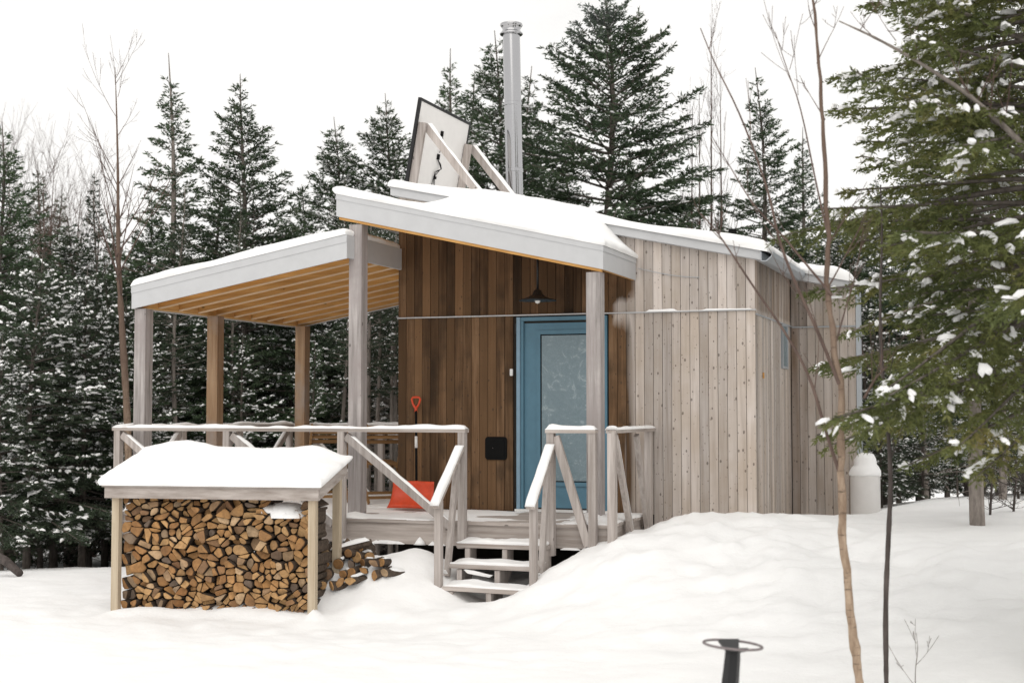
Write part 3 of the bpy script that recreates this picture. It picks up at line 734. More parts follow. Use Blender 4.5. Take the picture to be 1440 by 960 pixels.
top_rail(r5, (-2.60, 2.45, RZ), (-0.04, 2.45, RZ), 108)
brace(r5, (-2.50, 2.45, RZ - 0.06), (-1.45, 2.45, -0.1), 109); brace(r5, (-1.25, 2.45, RZ - 0.06), (-0.2, 2.45, -0.1), 110)
def stair_rail(label, X, p, q, zb, seed):
    t = thing('stair_handrail', label, 'handrail', (X, -2.1, zb), 'stair handrails')
    top_rail(t, (X, p[0], p[1]), (X, q[0], q[1]), seed, 0.085, 0.038, 0.042)
    yb = q[0] + 0.10
    B('post', M['grey_z'], t, (X - 0.032, yb - 0.035, zb), (X + 0.032, yb + 0.035, q[1] + (p[1] - q[1]) / (p[0] - q[0]) * 0.10 - 0.03))
    Beam('diagonal_brace', M['grey_z'], t, (X + 0.002, p[0] - 0.09, p[1] - 0.16), (X + 0.002, yb + 0.20, zb + 0.13), 0.05, 0.06, (0, 1, 0.2))
    mb = MB(); snow_strip(mb, (X, yb + 0.16, zb + 0.16), (X, yb + 0.11, zb + 0.20), 0.05, 0.03, seed + 3); mb.build('snow', M['snow'], t, True)
    return t
stair_rail('snow-covered sloping handrail on the left of the stairs', 1.40, (-1.60, 0.735), (-2.24, 0.185), -0.62, 111)
stair_rail('snow-covered sloping handrail on the right of the stairs', 2.335, (-1.60, 0.755), (-2.20, 0.195), -0.62, 112)

# ------------------------------------------------------------------ porch roof over the door
pr = thing('porch_roof', 'sloping snowy porch roof over the blue door on two grey posts', 'porch roof', (1.3, -1.2, 0.0))
PX0, PX1, PY = -0.14, 2.77, -1.27
def pz(X): return 3.362 - 0.2262 * (X - PX0)                  # top of porch fascia
def slope_box(x0, x1, y0, y1, zf, t0, t1): return [(x0, y0, zf(x0) - t0), (x1, y0, zf(x1) - t0), (x1, y1, zf(x1) - t0), (x0, y1, zf(x0) - t0), (x0, y0, zf(x0) - t1), (x1, y0, zf(x1) - t1), (x1, y1, zf(x1) - t1), (x0, y1, zf(x0) - t1)]
def SB(name, mat, parent, *a): return MB().hexa(slope_box(*a)).build(name, mat, parent)
SB('fascia', M['metal_trim'], pr, PX0, PX1, PY, PY + 0.022, pz, 0.235, 0.0)
SB('drip_edge', M['metal_trim'], pr, PX0 - 0.004, PX1 + 0.004, PY - 0.006, PY - 0.001, pz, 0.055, -0.004)
SB('fascia', M['metal_trim'], pr, PX1 - 0.022, PX1, PY + 0.023, -0.028, pz, 0.235, 0.0)
SB('drip_edge', M['metal_trim'], pr, PX1 + 0.001, PX1 + 0.006, PY + 0.001, -0.028, pz, 0.055, -0.004)
SB('fascia', M['metal_trim'], pr, PX0, PX0 + 0.022, PY + 0.023, 0.30, pz, 0.235, 0.0)
SB('roof_sheet', M['pine_x'], pr, PX0 + 0.023, PX1 - 0.023, PY + 0.023, -0.024, pz, 0.04, 0.004)
SB('sub_fascia', M['pine_x'], pr, PX0 + 0.023, PX1 - 0.023, PY + 0.0225, PY + 0.0605, pz, 0.262, 0.042)
SB('sub_fascia', M['pine_x'], pr, PX1 - 0.062, PX1 - 0.0225, PY + 0.061, -0.028, pz, 0.242, 0.042)
for x in np.arange(0.35, 2.6, 0.43): SB('rafter', M['pine_y'], pr, x, x + 0.038, PY + 0.061, -0.028, pz, 0.19, 0.042)
B('post', M['post'], pr, (-0.005, -1.235, 0.0), (0.140, -1.09, pz(0.07) - 0.262 - 0.017))
B('post', M['post'], pr, (2.585, -1.235, 0.0), (2.730, -1.09, pz(2.66) - 0.262 - 0.017))
mb = MB(); snow_slab(mb, (PX0 - 0.012, PY - 0.012, pz(PX0) + 0.003), (PX1 - PX0 + 0.024, 0, -0.2262 * (PX1 - PX0 + 0.024)), (0, 1.42, 0), 0.085, 0.07, 41, 0.06, 0.22, 1.3,
                      lambda a, b: 0.36 * sstep(0.25, 0.92, b) * sstep(0.14, 0.40, a) * sstep(1.0, 0.80, a)); mb.build('snow', M['snow'], pr, True)

# ------------------------------------------------------------------ veranda roof on the left
vr = thing('veranda_roof', 'sloping snowy veranda roof with exposed pine rafters left of the cabin', 'veranda roof', (-1.3, 0.5, 0.0))
VX0, VX1, VY0, VY1 = -2.56, 0.055, -1.41, 2.42
def vz(X): return 2.447 + 0.1765 * (X - VX0)
SB('fascia', M['metal_trim'], vr, VX0, VX1, VY0, VY0 + 0.022, vz, 0.245, 0.0)
SB('drip_edge', M['metal_trim'], vr, VX0 - 0.004, VX1, VY0 - 0.006, VY0 - 0.001, vz, 0.075, -0.004)
SB('fascia', M['metal_trim'], vr, VX0, VX0 + 0.022, VY0 + 0.023, VY1, vz, 0.245, 0.0)
SB('fascia', M['metal_trim'], vr, VX0 + 0.023, -0.10, VY1 - 0.022, VY1, vz, 0.245, 0.0)
SB('fascia', M['metal_trim'], vr, VX1 - 0.022, VX1, VY0 + 0.023, -0.032, vz, 0.235, 0.0)
SB('roof_sheet', M['pine_x'], vr, VX0 + 0.023, VX1 - 0.023, VY0 + 0.023, -0.03, vz, 0.04, 0.004)
SB('roof_sheet', M['pine_x'], vr, VX0 + 0.023, -0.07, -0.029, VY1 - 0.023, vz, 0.04, 0.004)
SB('sub_fascia', M['pine_y'], vr, VX0 + 0.0225, VX0 + 0.06, VY0 + 0.0225, VY1 - 0.0225, vz, 0.233, 0.042)
SB('sub_fascia', M['pine_x'], vr, VX0 + 0.061, -0.07, VY1 - 0.06, VY1 - 0.0225, vz, 0.231, 0.042)
for k in range(10):
    y = VY0 + 0.0235 + k * 0.405
    xe = (VX1 - 0.023) if y < -0.1 else -0.07
    SB('rafter', M['pine_x'], vr, VX0 + 0.061, xe, y, y + 0.038, vz, 0.213, 0.042)
    SB('lit_rafter_edge', M['lit_rafter_edge'], vr, VX0 + 0.062, xe - 0.001, y - 0.006 if k else y, y + 0.044, vz, 0.226, 0.2135)  # added strip; its pale colour paints the snow-lit bottom edge of the rafter
for X, Y, m in ((-2.545, -1.37, 'post'), (-2.50, 0.03, 'post_brown'), (-2.50, 2.20, 'post_brown')):
    B('post', M[m], vr, (X, Y, 0.0), (X + 0.142, Y + 0.142, vz(X + .02) - 0.248))
mb = MB(); snow_slab(mb, (VX0 - 0.012, VY0 - 0.012, vz(VX0) + 0.003), (VX1 - VX0, 0, 0.1765 * (VX1 - VX0)), (0, 1.37, 0), 0.095, 0.08, 42, 0.07, 0.2, 1.0); 
snow_slab(mb, (VX0 - 0.012, -0.04, vz(VX0) + 0.001), (2.47, 0, 0.1765 * 2.47), (0, VY1 + 0.05, 0), 0.10, 0.08, 43, 0.1, 0.2, 1.0); mb.build('snow', M['snow'], vr, True)

# ------------------------------------------------------------------ pendant lamp
LP = np.array([1.735, -0.62, 0.0]); lz = fy(756, 424, LP[1])[2]; LP[0] = fy(756, 420, LP[1])[0]
lamp = thing('pendant_lamp', 'black pendant lamp with a flat metal shade under the porch roof', 'lamp', (LP[0], LP[1], lz))
zt = pz(LP[0]) - 0.042
MB().tube([(LP[0], LP[1], lz + 0.1), (LP[0], LP[1], zt)], 0.012, 8).build('stem', M['black'], lamp, True)
MB().lathe([(0.05, 0), (0.05, 0.025)], (LP[0], LP[1], zt - 0.03), 16).build('canopy_plate', M['black'], lamp)
MB().lathe([(0.195, 0.008), (0.195, 0.016), (0.10, 0.045), (0.055, 0.075), (0.04, 0.115), (0.015, 0.13), (0.012, 0.11), (0.035, 0.09), (0.05, 0.066), (0.095, 0.036)], (LP[0], LP[1], lz), 28).build('shade', M['black'], lamp, True)
MB().lathe([(0.004, -0.022), (0.022, -0.014), (0.031, 0.008), (0.028, 0.03), (0.016, 0.06), (0.014, 0.085)], (LP[0], LP[1], lz), 14).build('bulb', M['bulb'], lamp, True)

# ------------------------------------------------------------------ solar panel on the roof
sp = thing('solar_panel', 'solar panel propped on timber struts, its white back facing the camera', 'solar panel', (0.2, 0.9, roofz(0.2)))
SY0, SY1 = 0.10, 1.64
pb = np.array([0.045, 0, 3.60]); ptp = np.array([0.227, 0, 4.645])
nrm = np.array([ptp[2] - pb[2], 0, -(ptp[0] - pb[0])]); nrm /= np.linalg.norm(nrm)     # faces +X (the visible back)
def pan(t, y, o): p = pb * (1 - t) + ptp * t + nrm * o; return (p[0], y, p[2])
def pquad(name, mat, t0, t1, y0, y1, o0, o1, parent=sp): 
    return MB().hexa([pan(t0, y0, o0), pan(t0, y0, o1), pan(t0, y1, o1), pan(t0, y1, o0), pan(t1, y0, o0), pan(t1, y0, o1), pan(t1, y1, o1), pan(t1, y1, o0)]).build(name, mat, parent)
pquad('back_sheet', M['sheet'], 0.03, 0.97, SY0 + 0.03, SY1 - 0.03, -0.012, -0.004)
for a in ((0.972, 1.0, SY0, SY1), (0.0, 0.028, SY0, SY1), (0.0285, 0.9715, SY0, SY0 + 0.03), (0.0285, 0.9715, SY1 - 0.03, SY1)): pquad('frame', M['black'], *a, -0.034, 0.004)
jb = pquad('junction_box', M['black_rubber'], 0.70, 0.76, 0.80, 0.84, -0.0035, 0.02); pquad('junction_box', M['black_rubber'], 0.44, 0.50, 0.80, 0.84, -0.0035, 0.02); pquad('junction_box', M['black_rubber'], 0.22, 0.25, 0.80, 0.84, -0.0035, 0.02)
pquad('label_plate', M['metal_trim'], 0.28, 0.36, 0.20, 0.25, -0.0035, -0.002)
cb = MB()
cb.tube([pan(0.74, 0.85, 0.004), pan(0.68, 0.87, 0.006), pan(0.6, 0.86, 0.012), pan(0.52, 0.845, 0.006)], 0.004, 5)
for s_ in (0, 1, 2):
    cb.tube([pan(0.44, 0.82, 0.008), pan(0.40, 0.87 + 0.02 * s_, 0.015), pan(0.35, 0.90 + 0.01 * s_, 0.03), pan(0.30, 0.85 - 0.04 * s_, 0.02), pan(0.26, 0.80 - 0.02 * s_, 0.02), pan(0.20, 0.76 + 0.03 * s_, 0.01), pan(0.12, 0.75 + 0.05 * s_, 0.01)], 0.0042, 5)
cb.build('cable', M['black_rubber'], sp, True)
for y, w in ((SY0 + 0.03, 0.09), (SY1 - 0.10, 0.09)):
    MB().hexa([pan(-0.09, y, 0.006), pan(-0.09, y, 0.095), pan(-0.09, y + 0.045, 0.095), pan(-0.09, y + 0.045, 0.006), pan(0.74, y, 0.006), pan(0.74, y, 0.095), pan(0.74, y + 0.045, 0.095), pan(0.74, y + 0.045, 0.006)]).build('support_post', M['grey_z'], sp)
    a = np.array(pan(0.72, y + 0.09, 0.06)); b = np.array((0.96, y + 0.09, roofz(0.96) + 0.03))
    br = Beam('strut', M['grey_z'], sp, a, b, 0.042, 0.085)
    mb = MB(); d = (b - a) / np.linalg.norm(b - a); u_ = np.cross(np.cross(d, (0, 0, 1)), d); u_ /= np.linalg.norm(u_)
    snow_strip(mb, a + u_ * 0.043, b + u_ * 0.043, 0.046, 0.03, int(y * 100) + 5); mb.build('snow', M['snow'], br, True)
MB().beam((0.09, SY0 - 0.02, roofz(0.1) + 0.03), (0.09, SY1 + 0.02, roofz(0.1) + 0.03), 0.09, 0.06).build('base_rail', M['grey_y'], sp)
MB().beam((0.96, SY0 - 0.02, roofz(0.96) + 0.02), (0.96, SY1 + 0.02, roofz(0.96) + 0.02), 0.09, 0.05).build('base_rail', M['grey_y'], sp)

# ------------------------------------------------------------------ stove pipe and plumbing vent
cc = np.array([0.72, 1.90]); zb = roofz(cc[0]); D_ = (np.array([cc[0], cc[1], 0]) - CAM) @ FWD
ztop = at(717, 33, D_)[2]; lean = (at(717, 33, D_) - at(722, 265, D_))[:2] / (ztop - at(722, 265, D_)[2])
ch = thing('chimney_pipe', 'tall shiny stainless steel chimney pipe rising from the snowy roof', 'chimney', (cc[0], cc[1], zb))
def cpt(z): return (cc[0] + lean[0] * (z - zb), cc[1] + lean[1] * (z - zb), z)
pipe_r = 0.107
segs = [zb - 0.02, zb + 0.62, zb + 1.45, ztop - 0.14]
for a, b in zip(segs[:-1], segs[1:]):
    MB().tube([cpt(a + 0.002), cpt(b - 0.002)], pipe_r, 32, False).build('pipe_section', M['steel'], ch, True)
for z in segs[1:3]:
    MB().tube([cpt(z - 0.022), cpt(z - 0.018), cpt(z + 0.018), cpt(z + 0.022)], [pipe_r + 0.001, pipe_r + 0.007, pipe_r + 0.007, pipe_r + 0.001], 32).build('locking_band', M['steel'], ch)
MB().lathe([(pipe_r + 0.03, 0), (pipe_r + 0.04, 0.012), (pipe_r + 0.03, 0.026), (pipe_r + 0.012, 0.045), (pipe_r + 0.002, 0.07), (pipe_r + 0.022, 0.10), (pipe_r + 0.035, 0.12), (pipe_r + 0.03, 0.14), (0.03, 0.158)], cpt(ztop - 0.15), 32).build('rain_cap', M['steel'], ch, True)
MB().beam(cpt(zb + 1.42), (cpt(zb + 1.42)[0] + 0.02, cpt(zb)[1] + 0.15, zb + 1.42), 0.02, 0.02).build('bracket', M['steel'], ch)
vp = fy(1030, 325, 2.9); zr = roofz(vp[0])
MB().lathe([(0.045, 0), (0.045, 0.36), (0.052, 0.365), (0.052, 0.43), (0.036, 0.43)], (vp[0], vp[1], zr), 16).build('vent_pipe', M['black_rubber']).update_tag()
o = bpy.data.objects['vent_pipe']; o['label'] = 'short dark vent pipe sticking out of the roof snow at right'; o['category'] = 'vent pipe'

# ------------------------------------------------------------------ snow shovel leaning on the front wall
sh = thing('snow_shovel', 'orange snow shovel with black shaft leaning on the brown wall', 'shovel', (0.42, -0.3, 0.02))
g0 = fy(586, 572, -0.03); bx0, bx1 = fy(547, 716, -0.42)[0], fy(605, 716, -0.42)[0]
zb0, zb1 = 0.035, fy(575, 676, -0.27)[2]
bc = (bx0 + bx1) / 2
def blade(u, t):       # curved scoop, open to the viewer
    y = -0.42 + 0.15 * t + 0.05 * math.sin(t * math.pi) - 0.05 * (2 * u - 1) ** 2
    return (bx0 + (bx1 - bx0) * u + (0.015 if t < .1 else 0) * (u - .5), y, zb0 + (zb1 - zb0) * t)
vs = []; nu_, nt_ = 12, 8
for s_ in (0, 1):
    for j in range(nt_ + 1):
        for i in range(nu_ + 1):
            p = blade(i / nu_, j / nt_); rib = 0.005 * math.sin(i / nu_ * math.pi * 6) * (0.1 < j / nt_ < 0.95)
            vs.append((p[0], p[1] + s_ * 0.006 - rib, p[2]))
st = (nu_ + 1) * (nt_ + 1); fs = []
for j in range(nt_):
    for i in range(nu_):
        a = j * (nu_ + 1) + i; q = (a, a + 1, a + nu_ + 2, a + nu_ + 1); fs.append(q); fs.append(tuple(st + x for x in q[::-1]))
rim = [i for i in range(nu_ + 1)] + [j * (nu_ + 1) + nu_ for j in range(1, nt_ + 1)] + [nt_ * (nu_ + 1) + i for i in range(nu_ - 1, -1, -1)] + [j * (nu_ + 1) for j in range(nt_ - 1, 0, -1)]
for a, b in zip(rim, rim[1:] + rim[:1]): fs.append((b, a, st + a, st + b))
MB().add(vs, fs).build('blade', M['orange'], sh, True)
hz = g0[2]; htop = np.array([g0[0], -0.05, hz]); hbot = np.array([bc, -0.235, zb1 - 0.06])
MB().tube([hbot, htop - np.array([0, 0, 0.03])], 0.014, 10).build('shaft', M['black_rubber'], sh, True)
d_ = (htop - hbot) / np.linalg.norm(htop - hbot)
MB().tube([hbot + d_ * 0.43 , hbot + d_ * 0.56], 0.0165, 10).build('sticker', M['white'], sh, True)
MB().tube([hbot - d_ * 0.12, hbot + d_ * 0.06], [0.016, 0.022], 10).build('socket', M['orange'], sh, True)
ring = [htop + np.array([a, 0, b]) for a, b in ((0, -0.06), (0, -0.02), (-0.035, 0.03), (-0.052, 0.085), (-0.04, 0.105), (0, 0.11), (0.04, 0.105), (0.052, 0.085), (0.035, 0.03), (0, -0.02))]
MB().tube(ring, [0.018, 0.017] + [0.012] * 7 + [0.014], 8).build('grip', M['orange'], sh, True)

# ------------------------------------------------------------------ folding chairs on the veranda
def chair(label, px, py, D, rz):
    p = at(px, py, D); t = thing('folding_chair', label, 'chair', (p[0], p[1], 0.03), 'folding chairs on the veranda'); t.rotation_euler = (0, 0, rz)
    OFF[t.name] = np.zeros(3)
    w = 0.46        # local: +y is the way the chair faces
    for s in (-1, 1):
        MB().beam((s * w / 2, 0.24, 0.0), (s * w / 2, -0.26, 0.90), 0.022, 0.042, (0, 1, 0)).build('leg', M['chair'], t)
        MB().beam((s * (w / 2 - 0.03), -0.26, 0.0), (s * (w / 2 - 0.03), 0.20, 0.46), 0.022, 0.04, (0, 1, 0)).build('leg', M['chair'], t)
        MB().beam((s * (w / 2 - 0.055), 0.24, 0.455), (s * (w / 2 - 0.055), -0.12, 0.415), 0.022, 0.035).build('seat_rail', M['chair'], t)
    def lr(z): return 0.24 - 0.5 * z / 0.90
    for z in (0.70, 0.755, 0.81, 0.865): MB().beam((-w / 2, lr(z) + 0.012, z), (w / 2, lr(z) + 0.012, z), 0.016, 0.042, (0, 0.5, 1)).build('back_slat', M['chair'], t)
    for k in range(6): MB().beam((-w / 2 + 0.02, -0.10 + k * 0.064, 0.442 + k * 0.0065), (w / 2 - 0.02, -0.10 + k * 0.064, 0.442 + k * 0.0065), 0.048, 0.015).build('seat_slat', M['chair'], t)
    MB().beam((-w / 2, 0.20, 0.09), (w / 2, 0.20, 0.09), 0.02, 0.035).build('crossbar', M['chair'], t)
    MB().beam((-w / 2 + 0.03, -0.21, 0.06), (w / 2 - 0.03, -0.21, 0.06), 0.02, 0.035).build('crossbar', M['chair'], t)
    return t
chair('slatted wooden folding chair beside the cabin wall, behind the orange shovel', 533, 706, 16.7, R(42))
chair('slatted wooden folding chair left of the tall porch post', 460, 708, 16.9, R(38))

# ------------------------------------------------------------------ woodshed
SA = YAW - R(12)                                         # yaw of the shed's width axis
ux = np.array([math.cos(SA), math.sin(SA), 0]); uy = np.array([-math.sin(SA), math.cos(SA), 0])
_a = R(12)
ux = RIGHT * math.cos(_a) - FWD * math.sin(_a); uy = RIGHT * math.sin(_a) + FWD * math.cos(_a)
so = at(147, 683, 13.2); SW, SD = 2.083, 0.79
def S(a, b, z): q = so + ux * a + uy * b; return np.array((q[0], q[1], z))
ws = thing('woodshed', 'low open woodshed with a thick snow cap in front of the deck', 'woodshed', tuple(S(SW / 2, SD / 2, -0.8)))
ZF, ZB = 0.39, 0.60
def sz(b): return ZF + (ZB - ZF) * b / SD
def SBx(name, mat, a0, a1, b0, b1, zl, zh):
    def zz(f, b): return f(b) if callable(f) else f
    return MB().hexa([S(a0, b0, zz(zl, b0)), S(a1, b0, zz(zl, b0)), S(a1, b1, zz(zl, b1)), S(a0, b1, zz(zl, b1)), S(a0, b0, zz(zh, b0)), S(a1, b0, zz(zh, b0)), S(a1, b1, zz(zh, b1)), S(a0, b1, zz(zh, b1))]).build(name, mat, ws)
SBx('front_board', M['grey_x'], 0, SW, 0, 0.04, ZF - 0.105, ZF)
SBx('side_board', M['grey_y'], SW - 0.04, SW, 0.041, SD, lambda b: sz(b) - 0.11, lambda b: sz(b))
SBx('side_board', M['grey_y'], 0, 0.04, 0.041, SD, lambda b: sz(b) - 0.11, lambda b: sz(b))
SBx('roof_sheet', M['grey_x'], -0.02, SW + 0.02, -0.02, SD + 0.03, lambda b: sz(b) + 0.003, lambda b: sz(b) + 0.020)
SBx('post', M['pale_z'], 0.055, 0.125, 0.042, 0.11, -0.95, ZF - 0.002)
SBx('post', M['pale_z'], SW - 0.112, SW - 0.042, 0.042, 0.11, -0.95, ZF - 0.002)
SBx('post', M['pale_z'], SW - 0.112, SW - 0.042, SD - 0.09, SD - 0.02, -0.95, ZB - 0.03)
SBx('post', M['pale_z'], 0.055, 0.125, SD - 0.09, SD - 0.02, -0.95, ZB - 0.03)
mb = MB(); p0 = S(-0.035, -0.035, ZF + 0.012)
def shed_extra(a, b): return 0.05 * sstep(0.1, 0.9, b) * (1 + 1.0 * vnoise(a * 7, b * 1.5, 5)) + 0.06 * np.exp(-((a - 0.17) / 0.1) ** 2) * b - 0.07 * sstep(0.82, 0.97, a) * (0.4 + 0.6 * b)
snow_slab(mb, p0, ux * (SW + 0.07), uy * (SD + 0.07) + np.array([0, 0, ZB - ZF + 0.012]), 0.09, 0.07, 47, 0.04, 0.22, 2.2, shed_extra, 0.012)
mb.build('snow', M['snow'], ws, True)

# ------------------------------------------------------------------ firewood: every log of the stack is its own object
def clip_poly(poly, nx, ny, c):
    out = []
    for i in range(len(poly)):
        p, q = poly[i], poly[(i + 1) % len(poly)]
        dp = nx * p[0] + ny * p[1] - c; dq = nx * q[0] + ny * q[1] - c
        if dp <= 0: out.append(p)
        if dp * dq < 0: t = dp / (dp - dq); out.append((p[0] + (q[0] - p[0]) * t, p[1] + (q[1] - p[1]) * t))
    return out
lr_ = random.Random(12)
x0, x1, z0, z1 = 0.12, SW - 0.105, -0.82, ZF - 0.03
seeds = []; tries = 0
def room(x, z):          # lets the spacing vary across the stack
    return 0.080 + 0.030 * float(vnoise(np.array([x * 5.0]), np.array([z * 5.0]), 9)[0])
while tries < 14000 and len(seeds) < 265:
    x, z = lr_.uniform(x0, x1), lr_.uniform(z0, z1); tries += 1; rr_ = room(x, z)
    if all((x - a) ** 2 + ((z - b) * 1.15) ** 2 > (rr_ * (0.93)) ** 2 for a, b in seeds): seeds.append((x, z))
cells = []
def topline(x): return z1 if x < 1.28 else z1 - 0.17 * float(sstep(1.40, 1.62, x)) * (1 - 0.6 * float(sstep(1.80, 1.95, x)))
for i, (x, z) in enumerate(seeds):
    poly = [(x0, z0), (x1, z0), (x1, z1), (x0, z1)]
    for j, (a, b) in enumerate(seeds):
        if i == j or abs(a - x) > 0.4 or abs(b - z) > 0.4: continue
        nx, nz = a - x, b - z; poly = clip_poly(poly, nx, nz, nx * (a + x) / 2 + nz * (b + z) / 2)
        if len(poly) < 3: break
    if len(poly) < 3: continue
    cx = sum(p[0] for p in poly) / len(poly); cz = sum(p[1] for p in poly) / len(poly)
    area = abs(sum(poly[k][0] * poly[(k + 1) % len(poly)][1] - poly[(k + 1) % len(poly)][0] * poly[k][1] for k in range(len(poly)))) / 2
    if cz > topline(cx): continue
    if area > 0.0068 and lr_.random() < 0.7:
        t = lr_.gauss(math.pi / 2, 0.55); nx, nz = math.cos(t), math.sin(t); c = nx * cx + nz * cz + lr_.uniform(-0.012, 0.012)
        cells += [clip_poly(poly, nx, nz, c), clip_poly(poly, -nx, -nz, -c)]
    else: cells.append(poly)
cells = [c for c in cells if len(c) >= 3]
def parea(c): return abs(sum(c[k][0] * c[(k + 1) % len(c)][1] - c[(k + 1) % len(c)][0] * c[k][1] for k in range(len(c)))) / 2
cells.sort(key=parea, reverse=True)
def log_mesh(poly, ln, seed, end_open=True):
    """prism from an outline in the x,z plane: rounded corners, uneven bark, slightly hollow end face"""
    r = random.Random(seed); n = len(poly); cx = sum(p[0] for p in poly) / n; cz = sum(p[1] for p in poly) / n
    pts = []
    soft = r.uniform(0.06, 0.34)
    for i in range(n):
        p, a, b = poly[i], poly[i - 1], poly[(i + 1) % n]
        la = math.hypot(p[0] - a[0], p[1] - a[1]); lb = math.hypot(p[0] - b[0], p[1] - b[1])
        ta = min(soft, 0.03 / (la + 1e-6)); tb = min(soft, 0.03 / (lb + 1e-6))
        pts.append((p[0] + (a[0] - p[0]) * ta, p[1] + (a[1] - p[1]) * ta)); pts.append((p[0] + (b[0] - p[0]) * tb, p[1] + (b[1] - p[1]) * tb))
    k = r.uniform(0.80, 0.98)
    pts = [((x - cx) * k * r.uniform(0.95, 1.03), (z - cz) * k * r.uniform(0.95, 1.03)) for x, z in pts]
    m = len(pts); ty, tz = r.uniform(-0.5, 0.5), r.uniform(-0.5, 0.5)
    def fr(q, s, d): return (q[0] * s, d + (q[0] * ty + q[1] * tz), q[1] * s)
    vs = [fr(q, 0.90, 0.0) for q in pts] + [fr(q, 1.0, 0.008) for q in pts] + [(q[0] * 1.0, ln, q[1] * 1.0) for q in pts] + [(0, r.uniform(-0.006, 0.006), 0)]
    fs = []; mi = []
    for i in range(m):
        j = (i + 1) % m
        fs.append((i, j, 3 * m)); mi.append(0)
        fs.append((i, m + i, m + j, j)[::-1]); mi.append(0)
        fs.append((m + i, 2 * m + i, 2 * m + j, m + j)[::-1]); mi.append(1)
    fs.append(tuple(range(2 * m, 3 * m))[::-1]); mi.append(1)
    me = bpy.data.meshes.new('firewood_log'); me.from_pydata(vs, [], fs)
    me.materials.append(M['log_end']); me.materials.append(M['bark']); me.polygons.foreach_set('material_index', mi); me.update()
    return me, cx, cz
rot_shed = math.atan2(ux[1], ux[0])
mb = MB()
for q_, rx_, h_2, sd_ in ((S(1.68, 0.26, ZF - 0.235), 0.21, 0.10, 1), (S(1.78, 0.24, ZF - 0.25), 0.12, 0.06, 2), (S(1.56, 0.27, ZF - 0.21), 0.10, 0.05, 3)): lump(mb, q_, rx_, 0.17, h_2, sd_, 14)
mb.build('snow', M['snow'], ws, True)
small = MB()
for i, c in enumerate(cells):
    me, cx, cz = log_mesh(c, 0.42, i)
    if i >= 282:        # the smallest splinters past the limit, joined
        q = S(cx, 0.15 + lr_.gauss(0, 0.03), cz); ca, sa = math.cos(rot_shed), math.sin(rot_shed)
        b0 = len(small.v); small.v += [(q[0] + v.co.x * ca - v.co.y * sa, q[1] + v.co.x * sa + v.co.y * ca, q[2] + v.co.z) for v in me.vertices]
        small.f += [tuple(b0 + x for x in f.vertices) for f in me.polygons]; small.m += [f.material_index for f in me.polygons]; bpy.data.meshes.remove(me); continue
    o = link('firewood_log', me); q = S(cx, 0.15 + lr_.gauss(0, 0.03), cz)
    o.location = q; o.rotation_euler = (lr_.uniform(-0.03, 0.03), 0, rot_shed + lr_.uniform(-0.05, 0.05))
    o['label'] = 'split firewood log stacked in rows under the woodshed roof'; o['category'] = 'firewood'; o['group'] = 'logs stacked in the woodshed'
if small.v:
    o = small.build('firewood_splits', [M['log_end'], M['bark']]); o['kind'] = 'stuff'; o['label'] = 'small kindling splits wedged between the stacked firewood logs'; o['category'] = 'firewood'
# spilled logs right of the shed, half buried in snow
def round_poly(r, n, seed, kind):
    q = random.Random(seed)
    if kind == 0: return [(r * math.cos(t) * q.uniform(.92, 1.05), r * math.sin(t) * q.uniform(.92, 1.05)) for t in [2 * math.pi * k / n for k in range(n)]]
    t0 = q.uniform(0, 6.28); sp_ = math.pi * 1.25 if kind == 1 else math.pi * 0.62; r *= 1.0 if kind == 1 else 1.55
    return [(r * math.cos(t0 + sp_ * k / (n - 1)), r * math.sin(t0 + sp_ * k / (n - 1))) for k in range(n)] + ([(0, 0)] if kind == 2 else [])
for i, (px, py, D, r, kd) in enumerate(spill):
    me, cx, cz = log_mesh(round_poly(r, 9 if kd == 0 else 6, 200 + i, kd), 0.34, 300 + i)
    q = at(px, py, D); o = link('firewood_log', me); o.location = q
    o.rotation_euler = (lr_.uniform(-0.15, 0.05), lr_.uniform(-0.3, 0.3), rot_shed + lr_.uniform(-0.5, 0.5))
    if i % 2:
        mb = MB(); lump(mb, (r * 0.1 * (i % 3 - 1), 0.19, r * 0.66), r * 0.75, 0.13, r * 0.42, i, 10); v = np.array(mb.v); v[:, 2] += 0.010 * fbm(v[:, 0] * 25, v[:, 1] * 14, i); mb.v = [tuple(x) for x in v]; OFF[o.name] = np.zeros(3); mb.build('snow', M['snow'], o, True)
    o['label'] = 'firewood log spilled in the snow heap right of the woodshed'; o['category'] = 'firewood'; o['group'] = 'logs spilled beside the woodshed'
me, _, _ = log_mesh(round_poly(0.045, 8, 5, 0), 0.42, 999); o = link('firewood_log', me); q = at(462, 777, 13.55); o.location = q; o.rotation_euler = (0.22, 0, rot_shed - 1.15)
mb = MB(); snow_strip(mb, (0, 0.02, 0.03), (0, 0.40, 0.03), 0.075, 0.035, 9); OFF[o.name] = np.zeros(3); mb.build('snow', M['snow'], o, True)
o['label'] = 'snow-covered log lying crosswise on top of the spilled firewood'; o['category'] = 'firewood'
